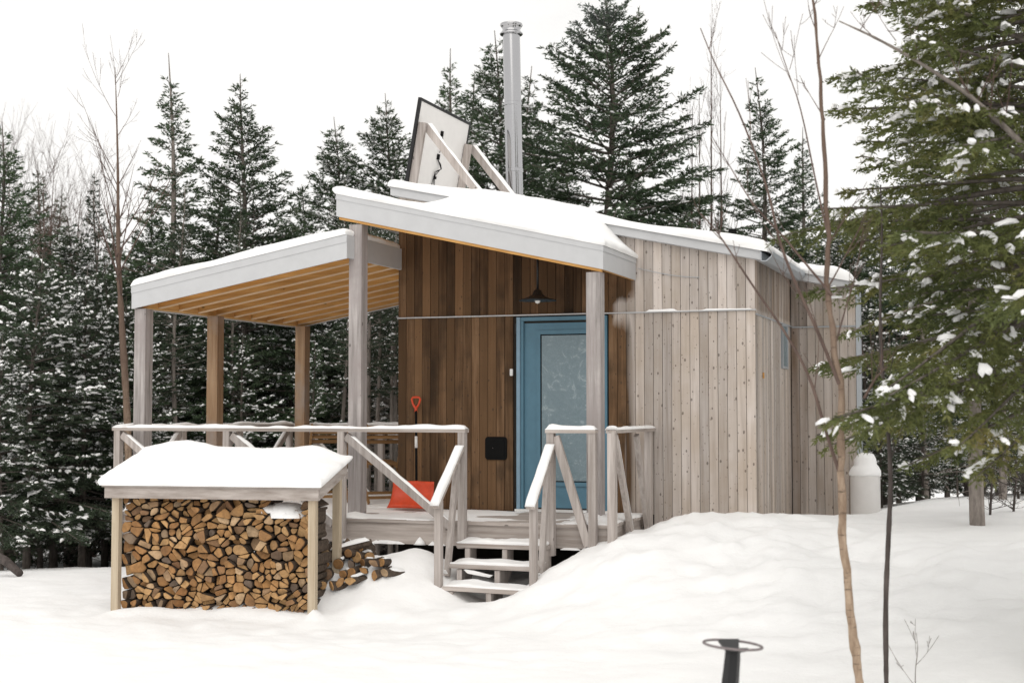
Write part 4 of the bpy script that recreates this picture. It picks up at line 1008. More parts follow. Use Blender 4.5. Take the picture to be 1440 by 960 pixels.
# ------------------------------------------------------------------ gas cylinder beside the wing
tk = fy(1217, 690, 2.06); tz0 = gz(tk[0], tk[1]) - 0.25
tank = thing('gas_cylinder', 'off-white gas cylinder capped with snow beside the cabin corner', 'gas cylinder', (tk[0], tk[1], tz0))
D_ = (tk - CAM) @ FWD; rT = 20.5 / 2000 * D_; ztk = at(1219, 664, D_)[2]
MB().lathe([(rT * .9, 0), (rT * 0.9, 0.05), (rT, 0.07), (rT, ztk - tz0 - 0.05), (rT * 0.93, ztk - tz0 - 0.01), (rT * 0.6, ztk - tz0 + 0.04), (rT * 0.3, ztk - tz0 + 0.055)], (tk[0], tk[1], tz0), 28).build('body', M['tank'], tank, True)
MB().lathe([(rT * 0.62, -0.03), (rT * 0.62, 0.10), (rT * 0.58, 0.10), (rT * 0.58, 0.0)], (tk[0], tk[1], ztk), 24).build('collar', M['tank'], tank, True)
mb = MB(); mb.lathe([(rT * 1.02, -0.035), (rT * 1.05, -0.01), (rT * 1.0, 0.03), (rT * 0.86, 0.065), (rT * 0.74, 0.09), (rT * 0.70, 0.15), (rT * 0.55, 0.20), (rT * 0.25, 0.225)], (tk[0], tk[1], ztk), 22)
v = np.array(mb.v); v[:, 2] += 0.012 * fbm(v[:, 0] * 14, v[:, 1] * 14 + v[:, 2] * 9, 4); v[:, :2] += (0.012 * fbm(v[:, 2] * 9 + v[:, 0] * 12, v[:, 1] * 12, 9))[:, None]; mb.v = [tuple(x) for x in v]
mb.build('snow', M['snow'], tank, True)

# ------------------------------------------------------------------ stake with ring in the foreground
D_ = 7.0; rc = at(1030.5, 906, D_); gz0 = gz(rc[0], rc[1])
sk = thing('ring_stake', 'black metal stake with a thin iron ring on top in the foreground snow', 'stake', (rc[0], rc[1], gz0))
rr_ = 40.5 / 2000 * D_; mb = MB(); pts = []
for k in range(41):
    t = 2 * math.pi * k / 40; p = rc + RIGHT * rr_ * math.cos(t) + FWD * rr_ * math.sin(t); p = p + np.array([0, 0, -0.010 * math.cos(t) ]); pts.append(p)
mb.tube(pts, 0.0065, 8, False).build('ring', M['ring'], sk, True)
mb = MB(); wv = 0.038
base = at(1024, 985, D_)
def ring_at(c, w, z): return [(c[0] + w * math.cos(R(60 * k + 20)), c[1] + w * math.sin(R(60 * k + 20)), z) for k in range(6)]
lv = [(base * [1, 1, 0], 0.046, gz0 - 0.2), (at(1026, 970, D_) * [1, 1, 0], 0.044, at(1026, 970, D_)[2]), (at(1030, 925, D_) * [1, 1, 0], 0.039, at(1030, 925, D_)[2]), (at(1030.5, 914, D_) * [1, 1, 0], 0.037, at(1030.5, 914, D_)[2])]
vs = []; fs = []
for c, w, z in lv: vs += ring_at(c, w, z)
for i in range(len(lv) - 1):
    for k in range(6): fs.append((i * 6 + k, i * 6 + (k + 1) % 6, i * 6 + 6 + (k + 1) % 6, i * 6 + 6 + k))
fs += [tuple(range(5, -1, -1)), tuple(range(18, 24))]
MB().add(vs, fs).build('shaft', M['black'], sk)
tp = lv[-1]
for sgn in (-1, 1):
    a = np.array([tp[0][0], tp[0][1], tp[2] - 0.005]); far = rc + FWD * rr_ * sgn * 0.97
    q0 = a - RIGHT * 0.030; q1 = a + RIGHT * 0.030; q2 = far + RIGHT * 0.052; q3 = far - RIGHT * 0.052; dz = np.array([0, 0, 0.008])
    MB().hexa([q0 - dz, q1 - dz, q2 - dz, q3 - dz, q0 + dz, q1 + dz, q2 + dz, q3 + dz]).build('bracket', M['black'], sk)

# ------------------------------------------------------------------ trees
class Soup:
    """collects vertex and face blocks with numpy"""
    def __init__(s): s.v = []; s.q = []; s.n = 0
    def add(s, V, F):
        if len(V) == 0: return
        s.v.append(np.asarray(V, np.float32)); s.q.append(np.asarray(F, np.int64) + s.n); s.n += len(V)
    def mesh(s, name, mat, smooth=False):
        V = np.concatenate(s.v); me = bpy.data.meshes.new(name)
        me.vertices.add(len(V)); me.vertices.foreach_set('co', V.ravel())
        loops = np.concatenate([q.ravel() for q in s.q]); tot = np.concatenate([np.full(len(q), q.shape[1]) for q in s.q])
        me.loops.add(len(loops)); me.loops.foreach_set('vertex_index', loops.astype(np.int32))
        st = np.concatenate([[0], np.cumsum(tot)[:-1]])
        me.polygons.add(len(tot)); me.polygons.foreach_set('loop_start', st.astype(np.int32)); me.polygons.foreach_set('loop_total', tot.astype(np.int32))
        if smooth: me.polygons.foreach_set('use_smooth', np.ones(len(tot), bool))
        me.materials.append(mat); me.update(calc_edges=True); return me
def norm(v): return v / (np.linalg.norm(v, axis=-1, keepdims=True) + 1e-9)
def sprigs(soup, P, D, ln, wd, g):
    """flat pointed sprigs: base P, direction D, random roll"""
    n = len(P)
    if n == 0: return
    s = norm(np.cross(D, norm(g.normal(size=(n, 3)))))
    a = P; b = P + D * (ln * 0.45)[:, None] + s * wd[:, None]; c = P + D * ln[:, None]; d = P + D * (ln * 0.5)[:, None] - s * wd[:, None]
    V = np.stack([a, b, c, d], 1).reshape(-1, 3); soup.add(V, np.arange(n * 4).reshape(n, 4))
def domes(soup, P, D, ln, wd, ht, g, k=7):
    """small elongated snow pads lying along D"""
    n = len(P)
    if n == 0: return
    D = norm(D); sd = norm(np.cross(D, np.array([0, 0, 1.0]))); up = norm(np.cross(sd, D))
    V = []
    for s, z in ((1.0, -0.15), (0.82, 0.62)):
        for j in range(k):
            t = 2 * math.pi * j / k; w = g.uniform(0.75, 1.2, n)
            V.append(P + D * (ln * 0.5 * s * math.cos(t) * w)[:, None] + sd * (wd * 0.5 * s * math.sin(t) * w)[:, None] + up * (ht * z)[:, None])
    V.append(P + up * ht[:, None] + D * (ln * g.uniform(-0.2, 0.2, n))[:, None])
    V = np.stack(V, 1).reshape(-1, 3); m = 2 * k + 1; base = (np.arange(n) * m)[:, None]
    q = np.array([(j, (j + 1) % k, k + (j + 1) % k, k + j) for j in range(k)]); t3 = np.array([(k + j, k + (j + 1) % k, 2 * k) for j in range(k)])
    n0 = soup.n; soup.v.append(V.astype(np.float32)); soup.n += len(V)
    soup.q.append((base[:, None] + q[None]).reshape(-1, 4) + n0); soup.q.append((base[:, None] + t3[None]).reshape(-1, 3) + n0)
def limb(soup, pts, rads, n=5):
    pts = np.asarray(pts, float); m = len(pts); d = np.gradient(pts, axis=0); d = norm(d)
    ref = np.array([0, 0, 1.0]) if abs(d[0, 2]) < 0.8 else np.array([1.0, 0, 0])
    a = norm(np.cross(d, ref)); b = np.cross(d, a); t = np.arange(n) * 2 * math.pi / n
    V = pts[:, None] + (a[:, None] * np.cos(t)[None, :, None] + b[:, None] * np.sin(t)[None, :, None]) * np.asarray(rads)[:, None, None]
    i = np.arange(m - 1)[:, None] * n; k = np.arange(n)[None]; k2 = (k + 1) % n
    soup.add(V.reshape(-1, 3), np.stack([i + k, i + k2, i + n + k2, i + n + k], -1).reshape(-1, 4))

def spruce(seed, h, rad, crown=0.08, gap=0.27, per=5, sp=0.055, sl=0.11, sw=0.013, snow=0.25, dust=0.12, tr=None, dense=1.0, sides=8, dead=0, blob=1.0, power=0.85, mat='needle', tw=0.40, tmat='trunk', lopside=None, pair=2, droop=0.0, ragged=0.0):
    """returns meshes (trunk, crown, snow); local origin at the foot of the trunk"""
    g = np.random.default_rng(seed); T, Fo, Sn = Soup(), Soup(), Soup()
    tr = tr or h * 0.0125
    zz = np.linspace(-0.3, h, 14); wob = 0.012 * h * (zz / h) * np.stack([np.sin(zz * 0.9 + seed), np.cos(zz * 0.7 + seed * 2)], 0)
    tp = np.stack([wob[0], wob[1], zz], 1); limb(T, tp, np.maximum(tr * (1 - zz / h) ** 0.9 * 1.0 + 0.006, 0.006), sides)
    def axis(z): return np.array([np.interp(z, zz, wob[0]), np.interp(z, zz, wob[1]), z])
    z = crown * h; br = []
    while z < h - 0.30:
        f = z / h; n = per if f < 0.93 else 4
        for k in range(n): br.append((z + g.normal() * 0.05, 2 * math.pi * (k + g.uniform(-0.35, 0.35)) / n + z * 2.4, f))
        if f < 0.9:
            for k in range(2): br.append((z + gap * g.uniform(0.3, 0.8), g.uniform(0, 6.283), f + .02))
        z += gap * (1.0 if f < 0.8 else 0.75) * g.uniform(0.8, 1.2)
    for z0, az, f in br:
        f = min(f, 0.985); low = min(1.0, (f - crown) / 0.12 + 0.55)
        Lb = rad * ((1 - f) ** power) * min(1.0, (1 - f) / 0.22) ** 0.45 * g.uniform(0.62 - ragged, 1.12 + ragged) * low + 0.05
        if lopside is not None: Lb *= 1 + lopside[1] * math.cos(az - lopside[0])
        el = R(-12 + 58 * f ** 1.6) + g.normal() * 0.09; curve = 0.16 - 0.30 * (1 - f) + g.normal() * 0.05 - droop * 0.55; el -= droop * 0.35 + g.normal() * ragged * 0.4
        m = 7; t = np.linspace(0, 1, m); out = np.array([math.cos(az), math.sin(az), 0])
        P = axis(z0) + out * (Lb * t * math.cos(el))[:, None] + np.array([0, 0, 1.0]) * (Lb * (math.sin(el) * t + curve * (t ** 2) * (1 - 0.55 * t) * 1.4))[:, None]
        limb(T, P, np.maximum(0.011 * Lb * (1 - t * 0.85) + 0.003, 0.003), 4)
        nt = max(3, int(Lb / (sp * 1.15) * dense)); ti = g.uniform(0.10 if Lb < 0.7 else 0.22, 1.0, nt) ** 0.85
        B0 = np.stack([np.interp(ti, t, P[:, j]) for j in range(3)], 1)
        tg = np.gradient(P, axis=0); tg = norm(tg); Td = norm(np.stack([np.interp(ti, t, tg[:, j]) for j in range(3)], 1))
        side = norm(np.cross(Td, np.array([0, 0, 1.0]))) * np.where(g.random(nt) < 0.5, 1, -1)[:, None]
        lt = (tw * Lb * (1.02 - ti) ** 0.75 * g.uniform(0.55, 1.1, nt) + 0.05)
        ang = g.uniform(0.65, 1.05, nt)
        Dt = norm(Td * np.cos(ang)[:, None] + side * np.sin(ang)[:, None] + np.array([0, 0, 1.0]) * g.normal(-0.12 - droop, 0.14, nt)[:, None])
        ns_ = np.maximum(1, (lt / sp).astype(int) + 1); tot = int(ns_.sum())
        rep = np.repeat(np.arange(nt), ns_); pos = (np.arange(tot) - np.repeat(np.cumsum(ns_) - ns_, ns_) + g.uniform(0, 1, tot)) / ns_[rep]
        SP = B0[rep] + Dt[rep] * (lt[rep] * pos)[:, None] - np.array([0, 0, 1.0]) * (0.10 * lt[rep] * pos ** 2)[:, None]
        for rpt in range(pair):
            SDv = norm(Dt[rep] + g.normal(size=(tot, 3)) * np.array([0.55, 0.55, 0.34]))
            sprigs(Fo, SP, SDv, sl * g.uniform(0.6, 1.2, tot), sw * g.uniform(0.7, 1.3, tot), g)
        na = max(2, int(Lb / sp)); ta = g.uniform(0.15, 1.0, na); PA = np.stack([np.interp(ta, t, P[:, j]) for j in range(3)], 1)
        sprigs(Fo, PA, norm(out + g.normal(size=(na, 3)) * 0.6 + np.array([0, 0, .15])), sl * g.uniform(0.6, 1.1, na), sw * g.uniform(0.7, 1.3, na), g)
        if snow > 0:
            pk = (g.random(nt) < snow * g.uniform(0.3, 1.6)) & (lt > 0.07)
            if pk.any():
                c = int(pk.sum()); mid = B0[pk] + Dt[pk] * (lt[pk] * g.uniform(0.35, 0.9, c))[:, None] + np.array([0, 0, 0.012])
                for rr in range(3):
                    kp = g.random(c) < (1.0, 0.75, 0.5)[rr]; cc_ = int(kp.sum())
                    if cc_: domes(Sn, mid[kp] + Dt[pk][kp] * (g.uniform(-0.05, 0.05, cc_) * blob)[:, None] + g.normal(size=(cc_, 3)) * np.array([0.012, 0.012, 0.004]) * blob, norm(Dt[pk][kp] * np.array([1, 1, 0.6]) + g.normal(size=(cc_, 3)) * 0.25), np.minimum(lt[pk][kp] * g.uniform(0.25, 0.6, cc_), 0.13) * blob, g.uniform(0.02, 0.05, cc_) * blob, g.uniform(0.012, 0.034, cc_) * blob, g, 5 if blob < 1.9 else 7)
        if dust > 0:
            pk = g.random(tot) < dust
            if pk.any():
                c = int(pk.sum()); Q = SP[pk] + np.array([0, 0, 0.014]); d2 = norm(Dt[rep][pk] * np.array([1, 1, 0.3]) + g.normal(size=(c, 3)) * np.array([.5, .5, .08])); l2 = sl * g.uniform(0.35, 0.8, c)
                s2 = norm(np.cross(d2, np.array([0, 0, 1.0]))) * (l2 * g.uniform(0.16, 0.34, c))[:, None]
                V = np.stack([Q, Q + d2 * (l2 * .5)[:, None] + s2, Q + d2 * l2[:, None], Q + d2 * (l2 * .5)[:, None] - s2], 1).reshape(-1, 3); Sn.add(V, np.arange(c * 4).reshape(c, 4))
    for k in range(dead):        # bare dead twigs on the lower trunk
        z0 = g.uniform(0.05, max(crown, 0.12)) * h; az = g.uniform(0, 6.283); l_ = g.uniform(0.25, 0.9); o_ = np.array([math.cos(az), math.sin(az), g.uniform(-0.35, 0.1)])
        tt = np.linspace(0, 1, 4); limb(T, axis(z0) + o_ * (l_ * tt)[:, None] - np.array([0, 0, 1.0]) * (0.12 * l_ * tt ** 2)[:, None], 0.008 * (1 - tt * .8), 3)
        for j in range(2):
            b0 = axis(z0) + o_ * l_ * g.uniform(.4, .8); e = norm(o_ + g.normal(size=3) * 0.5) * l_ * .4; limb(T, np.stack([b0, b0 + e * .5, b0 + e]), [0.004, 0.003, 0.002], 3)
    return T.mesh('trunk', M[tmat], True), Fo.mesh('crown', M[mat]), (Sn.mesh('snow', M['snow'], False) if Sn.n else None)

PROTO = {}
VAR = {'laden': ('laden', 'laden2'), 'broad': ('broad', 'broad3')}
rv = random.Random(404)
def add_tree(kind, px, top, D, label, group=None, rot=None, hs=1.0, name='spruce_tree', ws=1.0):
    if group: kind = rv.choice(VAR.get(kind, (kind,))); ws *= rv.uniform(0.82, 1.18)
    tm, fm, sm, h0 = PROTO[kind]; p = at(px, 578, D); zg = gz(p[0], p[1]) - 0.05; ztop_ = at(px, top, D)[2]
    s = (ztop_ - zg) / h0
    t = thing(name, label, 'tree', (p[0], p[1], zg), group); OFF[t.name] = np.zeros(3)
    t.scale = (s * ws, s * ws, s); t.rotation_euler = (rv.gauss(0, 0.012), rv.gauss(0, 0.012), rot if rot is not None else (px * 0.37 + D) % 6.283)
    for nm, me in (('trunk', tm), ('crown', fm), ('snow', sm)):
        if me is not None:
            o_ = link(nm, me, t)
            if nm == 'snow': o_['kind'] = 'stuff'
    return t
def proto(kind, seed, h, *a, **k): PROTO[kind] = spruce(seed, h, *a, **k) + (h,)
C_ = dict(sp=0.050, sl=0.095, sw=0.0125, pair=2)
proto('broad', 1, 9.0, 2.9, 0.10, gap=0.25, snow=0.16, dust=0.08, dense=1.15, power=0.8, **C_)
proto('broad3', 11, 9.0, 2.6, 0.14, gap=0.29, per=5, snow=0.20, dust=0.10, dense=1.1, power=0.9, **C_)
proto('broad2', 2, 9.0, 3.0, 0.12, gap=0.25, snow=0.32, dust=0.15, power=0.72, dense=1.1, **C_)
proto('slim', 3, 9.0, 1.75, 0.20, gap=0.27, snow=0.15, dust=0.08, tw=0.5, **C_)
proto('airy', 4, 9.0, 1.9, 0.42, gap=0.36, per=5, snow=0.14, dust=0.07, dead=26, tmat='trunk_pale', tw=0.45, dense=1.2, **C_)
proto('laden', 5, 7.0, 2.8, 0.16, gap=0.30, snow=0.24, dust=0.06, blob=1.6, mat='needle_far', dead=40, power=0.65, dense=1.05, **C_)
proto('laden2', 15, 7.0, 2.5, 0.30, gap=0.33, snow=0.30, dust=0.05, blob=1.4, mat='needle', dead=60, power=0.8, dense=1.05, **C_)
proto('pole', 6, 10.0, 2.0, 0.46, gap=0.34, snow=0.15, dust=0.06, dead=90, tr=0.085, tmat='trunk_pale', mat='needle_far', **C_)
proto('big', 7, 10.0, 4.0, 0.08, gap=0.24, per=6, snow=0.14, dust=0.06, power=0.72, dense=1.2, tw=0.36, **C_)

named = [
 ('airy', 240, 76, 23.5, 'slender spruce with an open crown, tallest left of the veranda roof'),
 ('broad', 341, 104, 23.0, 'broad dark spruce standing behind the middle of the veranda roof'),
 ('slim', 300, 232, 24.5, 'smaller spruce wedged between the two tall spruces over the veranda'),
 ('broad', 206, 272, 25.5, 'short dark spruce beneath the slender one behind the veranda corner'),
 ('broad2', 474, 168, 26.5, 'snow-dusted spruce left of the porch roof peak'),
 ('broad2', 541, 130, 26.0, 'snow-dusted bushy spruce just left of the solar panel'),
 ('slim', 629, 68, 31.0, 'thin distant spruce poking up above the solar panel'),
 ('slim', 657, 96, 32.0, 'thinner distant spruce right above the solar panel corner'),
 ('broad2', 690, 46, 28.0, 'snow-dusted spruce immediately left of the chimney pipe'),
 ('broad3', 738, 96, 29.0, 'spruce immediately right of the chimney pipe'),
 ('big', 852, -40, 23.5, 'largest dark spruce, towering behind the cabin roof right of the chimney'),
 ('broad3', 1079, 96, 25.5, 'dark conical spruce behind the right end of the cabin roof'),
 ('slim', 1131, 176, 27.0, 'narrow spruce right of the conical one behind the cabin'),
 ('broad', -8, 172, 22.5, 'tall dark spruce cut by the left edge of the picture'),
 ('slim', 44, 226, 36.0, 'small pointed far spruce at the left, among bare brown trees'),
 ('slim', 68, 258, 36.5, 'lower pointed far spruce beside the bare brown trees'),
 ('slim', 152, 286, 35.0, 'dark pointed far spruce next to the slender bare birch'),
 ('laden', 40, 352, 20.0, 'snow-laden spruce filling the lower left of the forest edge'),
 ('laden', 118, 372, 20.8, 'snow-laden spruce between the forest edge and the bare birch'),
]
for k, px, top, D, lab in named: add_tree(k, px, top, D, lab)
rt = random.Random(77)
LG = [('laden', -25, 330, 21.5), ('laden', 78, 392, 22.3), ('broad', 150, 350, 24.0), ('laden', 172, 415, 22.0), ('broad2', 20, 300, 25.5), ('broad2', 100, 305, 27.0), ('pole', 128, 240, 24.5), ('pole', 60, 330, 23), ('broad', 185, 345, 27.5), ('laden', 5, 470, 19.2)]
for k, px, top, D in LG: add_tree(k, px, top, D, 'dark spruce in the dense forest left of the veranda', 'spruces in the forest left of the veranda')
VG = [('laden', 225, 420, 24.0), ('pole', 330, 268, 22.0), ('laden', 262, 410, 25.5), ('pole', 247, 260, 21.0), ('laden', 310, 430, 24.5), ('laden', 365, 425, 25.0), ('pole', 476, 250, 21.5), ('laden', 410, 420, 23.5), ('broad', 395, 300, 28.0), ('laden', 455, 420, 25.5), ('laden', 505, 430, 24.0), ('pole', 531, 262, 20.8), ('pole', 549, 258, 21.6), ('pole', 562, 262, 22.4), ('pole', 345, 275, 23.0), ('broad', 430, 260, 30), ('laden', 545, 425, 25), ('broad', 290, 330, 29), ('pole', 518, 270, 20.2), ('broad2', 585, 230, 28.0), ('laden', 340, 470, 21.5), ('laden', 440, 475, 21.0), ('laden', 245, 480, 21.5), ('laden', 200, 440, 20.5)]
for k, px, top, D in VG: add_tree(k, px, top, D, 'spruce seen between the veranda posts and under its roof', 'spruces behind the veranda')
for i, px in enumerate(range(-30, 610, 36)):
    add_tree(('broad', 'laden', 'broad2')[i % 3], px + rt.uniform(-8, 8), 372 + rt.uniform(-25, 30), 31.0 + rt.uniform(-1.5, 2), 'far dark spruce in the back row of the left forest', 'back row of the left forest', ws=1.3)
RB = [('broad', 790, 215, 27.0), ('broad2', 760, 205, 30.0), ('broad', 905, 200, 28.0), ('broad2', 955, 262, 27), ('broad2', 650, 190, 30.0), ('slim', 1010, 270, 29)]
for k, px, top, D in RB: add_tree(k, px, top, D, 'spruce in the row right behind the cabin roof', 'spruces behind the cabin roof')
RG = [('laden', 1215, 415, 21.0), ('broad2', 1178, 300, 24.0), ('broad', 1240, 250, 24.0), ('laden', 1262, 470, 19.5), ('broad2', 1300, 220, 22.0), ('broad', 1360, 180, 21.0), ('laden', 1330, 500, 19.8), ('laden', 1400, 480, 20.5), ('broad', 1440, 150, 21.5), ('broad2', 1210, 290, 28), ('broad', 1290, 300, 28), ('broad2', 1380, 300, 28), ('broad', 1470, 280, 26), ('laden', 1235, 560, 18.7), ('laden', 1300, 575, 19.0), ('laden', 1430, 560, 18.5), ('broad', 1150, 330, 29), ('broad2', 1100, 290, 31), ('broad2', 1330, 390, 31), ('broad2', 1425, 390, 31), ('broad2', 1250, 390, 31), ('laden', 1238, 540, 17.0), ('laden', 1296, 560, 17.4), ('laden', 1345, 590, 17.0), ('laden', 1405, 575, 16.6), ('laden', 1450, 540, 17.2), ('pole', 1408, 150, 16.5), ('pole', 1300, 120, 18.5)]
for k, px, top, D in RG: add_tree(k, px, top, D, 'spruce in the snowy thicket right of the cabin', 'spruces in the thicket right of the cabin')

for k, px, top, D in [('broad', 1540, 170, 20), ('broad2', 1620, 150, 21), ('laden', 1580, 470, 18), ('broad', 1710, 160, 19), ('broad2', 1800, 190, 22), ('laden', 1690, 480, 18.5), ('broad', 1900, 180, 21), ('broad2', -90, 200, 23), ('laden', -110, 380, 21), ('broad', -170, 220, 24), ('laden', -210, 380, 22)]:
    add_tree(k, px, top, D, 'spruce of the surrounding forest beyond the picture edge', 'forest beyond the picture edges')
# two nearer trees at the right edge, with finer needles
PROTO['near'] = spruce(21, 8.6, 2.0, 0.235, gap=0.20, per=7, sp=0.028, sl=0.055, sw=0.0064, snow=0.15, dust=0.03, dense=0.85, blob=1.2, mat='needle_near', power=0.40, tw=0.40, dead=0, pair=3, droop=0.22, ragged=0.20) + (8.6,)
add_tree('near', 1470, -640, 9.4, 'nearest big spruce with snowy boughs, overhanging from the right edge', rot=0.6, name='spruce_tree')
PROTO['mid'] = spruce(22, 8.0, 1.75, 0.22, gap=0.22, per=7, sp=0.038, sl=0.075, sw=0.010, snow=0.17, dust=0.04, dense=1.0, blob=1.3, mat='needle_near', power=0.5, tw=0.36, dead=20, pair=2, droop=0.18, ragged=0.15, tr=0.09, tmat='trunk_pale') + (8.0,)
add_tree('mid', 1372, -170, 13.6, 'tall spruce with a pale trunk standing between the cabin and the right edge', rot=2.1)
print('TRIS', {k: [sum(len(p.vertices) - 2 for p in m.polygons) if m else 0 for m in v[:3]] for k, v in PROTO.items()})

# ------------------------------------------------------------------ bare trees
def bare(name, label, path, rads, seed, mat, twigs=30, tl=0.8, spread=0.6, up=0.8, t0=0.25, sub=4, thin=0.004, extra=(), cat='tree', group=None, upper='twig'):
    g = np.random.default_rng(seed); path = np.asarray(path, float); base = path[0].copy()
    t = thing(name, label, cat, tuple(base), group); T, W = Soup(), Soup(); OFF[t.name] = np.zeros(3)
    s = np.linspace(0, 1, len(path)); fine = np.linspace(0, 1, len(path) * 5)
    fp = np.stack([np.interp(fine, s, path[:, j]) for j in range(3)], 1); k = np.ones(5) / 5
    sm_ = np.stack([np.convolve(np.pad(fp[:, j], 2, 'edge'), k, 'valid') for j in range(3)], 1); sm_[0] = fp[0]; sm_[-1] = fp[-1]
    if name == 'young_birch': sm_ = sm_ + np.stack([0.018 * fbm(fine * 16, fine * 0, 5), 0.012 * fbm(fine * 16, fine * 0 + 4, 6), fine * 0], 1) * np.sin(np.clip(fine * 20, 0, math.pi / 2))[:, None]
    fr_ = np.interp(fine, s, rads) * (1 + 0.08 * g.normal(size=len(fine)))
    limb(T, sm_ - base, fr_, 9); H = np.linalg.norm(path[-1] - path[0])
    def twig(b, d, l, r, lev):
        n = 7; tt = np.linspace(0, 1, n); w = norm(g.normal(size=3)) * 0.10 * l
        P = b + d * (l * tt)[:, None] + np.array([0, 0, 1.0]) * (up * 0.25 * l * tt ** 2)[:, None] + w * np.sin(tt * 3 + g.uniform(0, 3))[:, None] * 0.5
        limb(W, P, np.maximum(r * (1 - 0.8 * tt), 0.0014), 4 if lev else 5)
        if lev < 2:
            for _ in range(sub if lev == 0 else 2):
                q = g.uniform(0.25, 0.95); i = int(q * (n - 1)); dd = norm(d + g.normal(size=3) * 0.55 + np.array([0, 0, 0.25])); twig(P[i], dd, l * g.uniform(0.25, 0.55) * (1.1 - 0.4 * q), r * 0.55, lev + 1)
    for _ in range(twigs):
        q = g.uniform(t0, 0.98); b = np.array([np.interp(q, fine, sm_[:, j]) for j in range(3)]) - base; az = g.uniform(0, 6.283)
        d = norm(np.array([math.cos(az) * spread, math.sin(az) * spread, up])); twig(b, d, tl * (1.15 - 0.75 * q) * g.uniform(0.6, 1.2), max(np.interp(q, s, rads) * 0.35, thin), 0)
    for pts, r0 in extra:
        pts = np.asarray(pts, float) - base; f2 = np.linspace(0, 1, len(pts) * 3); s2 = np.linspace(0, 1, len(pts)); q2 = np.stack([np.interp(f2, s2, pts[:, j]) for j in range(3)], 1)
        q2[1:-1] = (q2[:-2] + q2[1:-1] + q2[2:]) / 3; limb(W, q2, r0 * (1 - 0.75 * f2), 6)
        for _ in range(5):
            i = g.integers(3, len(q2) - 1); d = norm(norm(q2[i] - q2[i - 1]) + g.normal(size=3) * 0.35 + np.array([0, 0, .2])); twig(q2[i], d, g.uniform(0.12, 0.4), r0 * 0.3, 1)
    link('trunk', T.mesh('trunk', mat, True), t)
    if W.n: link('branches', W.mesh('branches', M[upper], True), t)
    return t
def pp(pts, D): return [at(x, y, D) for x, y in pts]
Db = 8.6
bp = pp([(1216, 1010), (1210, 960), (1200, 890), (1191, 780), (1186, 700), (1183, 620), (1179, 520), (1170, 420), (1165, 350), (1160, 230), (1150, 130), (1142, 30), (1136, -60), (1132, -150)], Db)
foot = at(1218, 1030, Db); bp[0] = np.array([foot[0], foot[1], gz(foot[0], foot[1]) - 0.1])
bare('young_birch', 'slim young birch with peeling tan bark in the right foreground', bp, [.030, .028, .027, .025, .024, .022, .020, .018, .015, .013, .011, .009, .007, .005], 3, M['birch'], twigs=7, tl=0.5, t0=0.55, sub=2, thin=0.003,
     extra=[(pp([(1183, 672), (1163, 613), (1140, 530), (1104, 466), (1062, 407), (1026, 352), (1007, 324), (985, 300)], Db), .012),
            (pp([(1180, 540), (1152, 470), (1118, 398), (1095, 338), (1083, 278), (1062, 215), (1036, 150), (1005, 90), (985, 40)], Db), .012),
            (pp([(1170, 415), (1134, 372), (1098, 328), (1060, 290), (1030, 240), (1000, 190)], Db), .008),
            (pp([(1164, 330), (1148, 260), (1126, 150), (1104, 90), (1090, 45)], Db), .007),
            (pp([(1176, 480), (1190, 430), (1205, 380), (1215, 320)], Db), .006),
            (pp([(1215, 560), (1232, 530), (1248, 515)], Db), .010)])
sp2 = pp([(1247, 1000), (1246, 940), (1245, 850), (1250, 740), (1253, 680), (1249, 600), (1240, 520), (1237, 430), (1241, 330), (1238, 260)], 9.2)
sp2[0] = np.array([sp2[0][0], sp2[0][1], gz(sp2[0][0], sp2[0][1]) - 0.1])
bare('bare_sapling', 'thin dark crooked sapling right of the young birch', sp2, [.018, .017, .016, .016, .015, .013, .012, .010, .007, .004], 8, M['dark_twig'], twigs=6, tl=0.35, t0=0.4, sub=2, thin=0.003, upper='dark_twig')
ll = pp([(1700, 620), (1600, 420), (1500, 265), (1440, 205), (1372, 140), (1300, 92), (1235, 55), (1180, 30)], 8.7); ll.insert(0, np.array([ll[0][0] + 0.25, ll[0][1], gz(ll[0][0], ll[0][1]) - 0.1]))
bare('leaning_hardwood', 'grey bare stem leaning in from the upper right corner', ll, [.034, .03, .026, .022, .019, .015, .011, .008, .004], 14, M['trunk_pale'], twigs=9, tl=0.6, spread=0.5, up=0.5, t0=0.5, sub=2, thin=0.003, upper='twig')
lb = pp([(186, 640), (180, 600), (174, 500), (168, 400), (166, 330), (166, 240), (164, 160), (162, 95)], 19.5); lb[0] = np.array([lb[0][0], lb[0][1], gz(lb[0][0], lb[0][1]) - 0.1])
bare('bare_birch', 'tall bare birch with tan trunk just left of the veranda', lb, [.056, .052, .046, .036, .028, .018, .010, .003], 4, M['birch'], twigs=20, tl=1.5, spread=0.62, up=0.95, t0=0.40, sub=4, thin=0.004)
for i, (px, top, D, n) in enumerate([(20, 215, 33, 24), (75, 225, 34, 26), (105, 270, 33, 22), (135, 262, 34, 24), (50, 240, 32, 24), (0, 200, 34, 22)]):
    b = at(px, 578, D); b = np.array([b[0], b[1], gz(b[0], b[1]) - 0.2]); tp = at(px + rt.uniform(-8, 8), top, D); pth = [b * (1 - q) + tp * q + np.array([0.15 * math.sin(q * 5 + i), 0, 0]) for q in np.linspace(0, 1, 6)]
    bare('bare_tree', 'bare brown hardwood in the hazy clump at the upper left', pth, [.07, .06, .045, .03, .018, .005], 30 + i, M['twig'], twigs=n + 14, tl=3.0, spread=0.5, up=0.9, t0=0.35, sub=6, thin=0.0055, group='bare brown trees at the upper left')
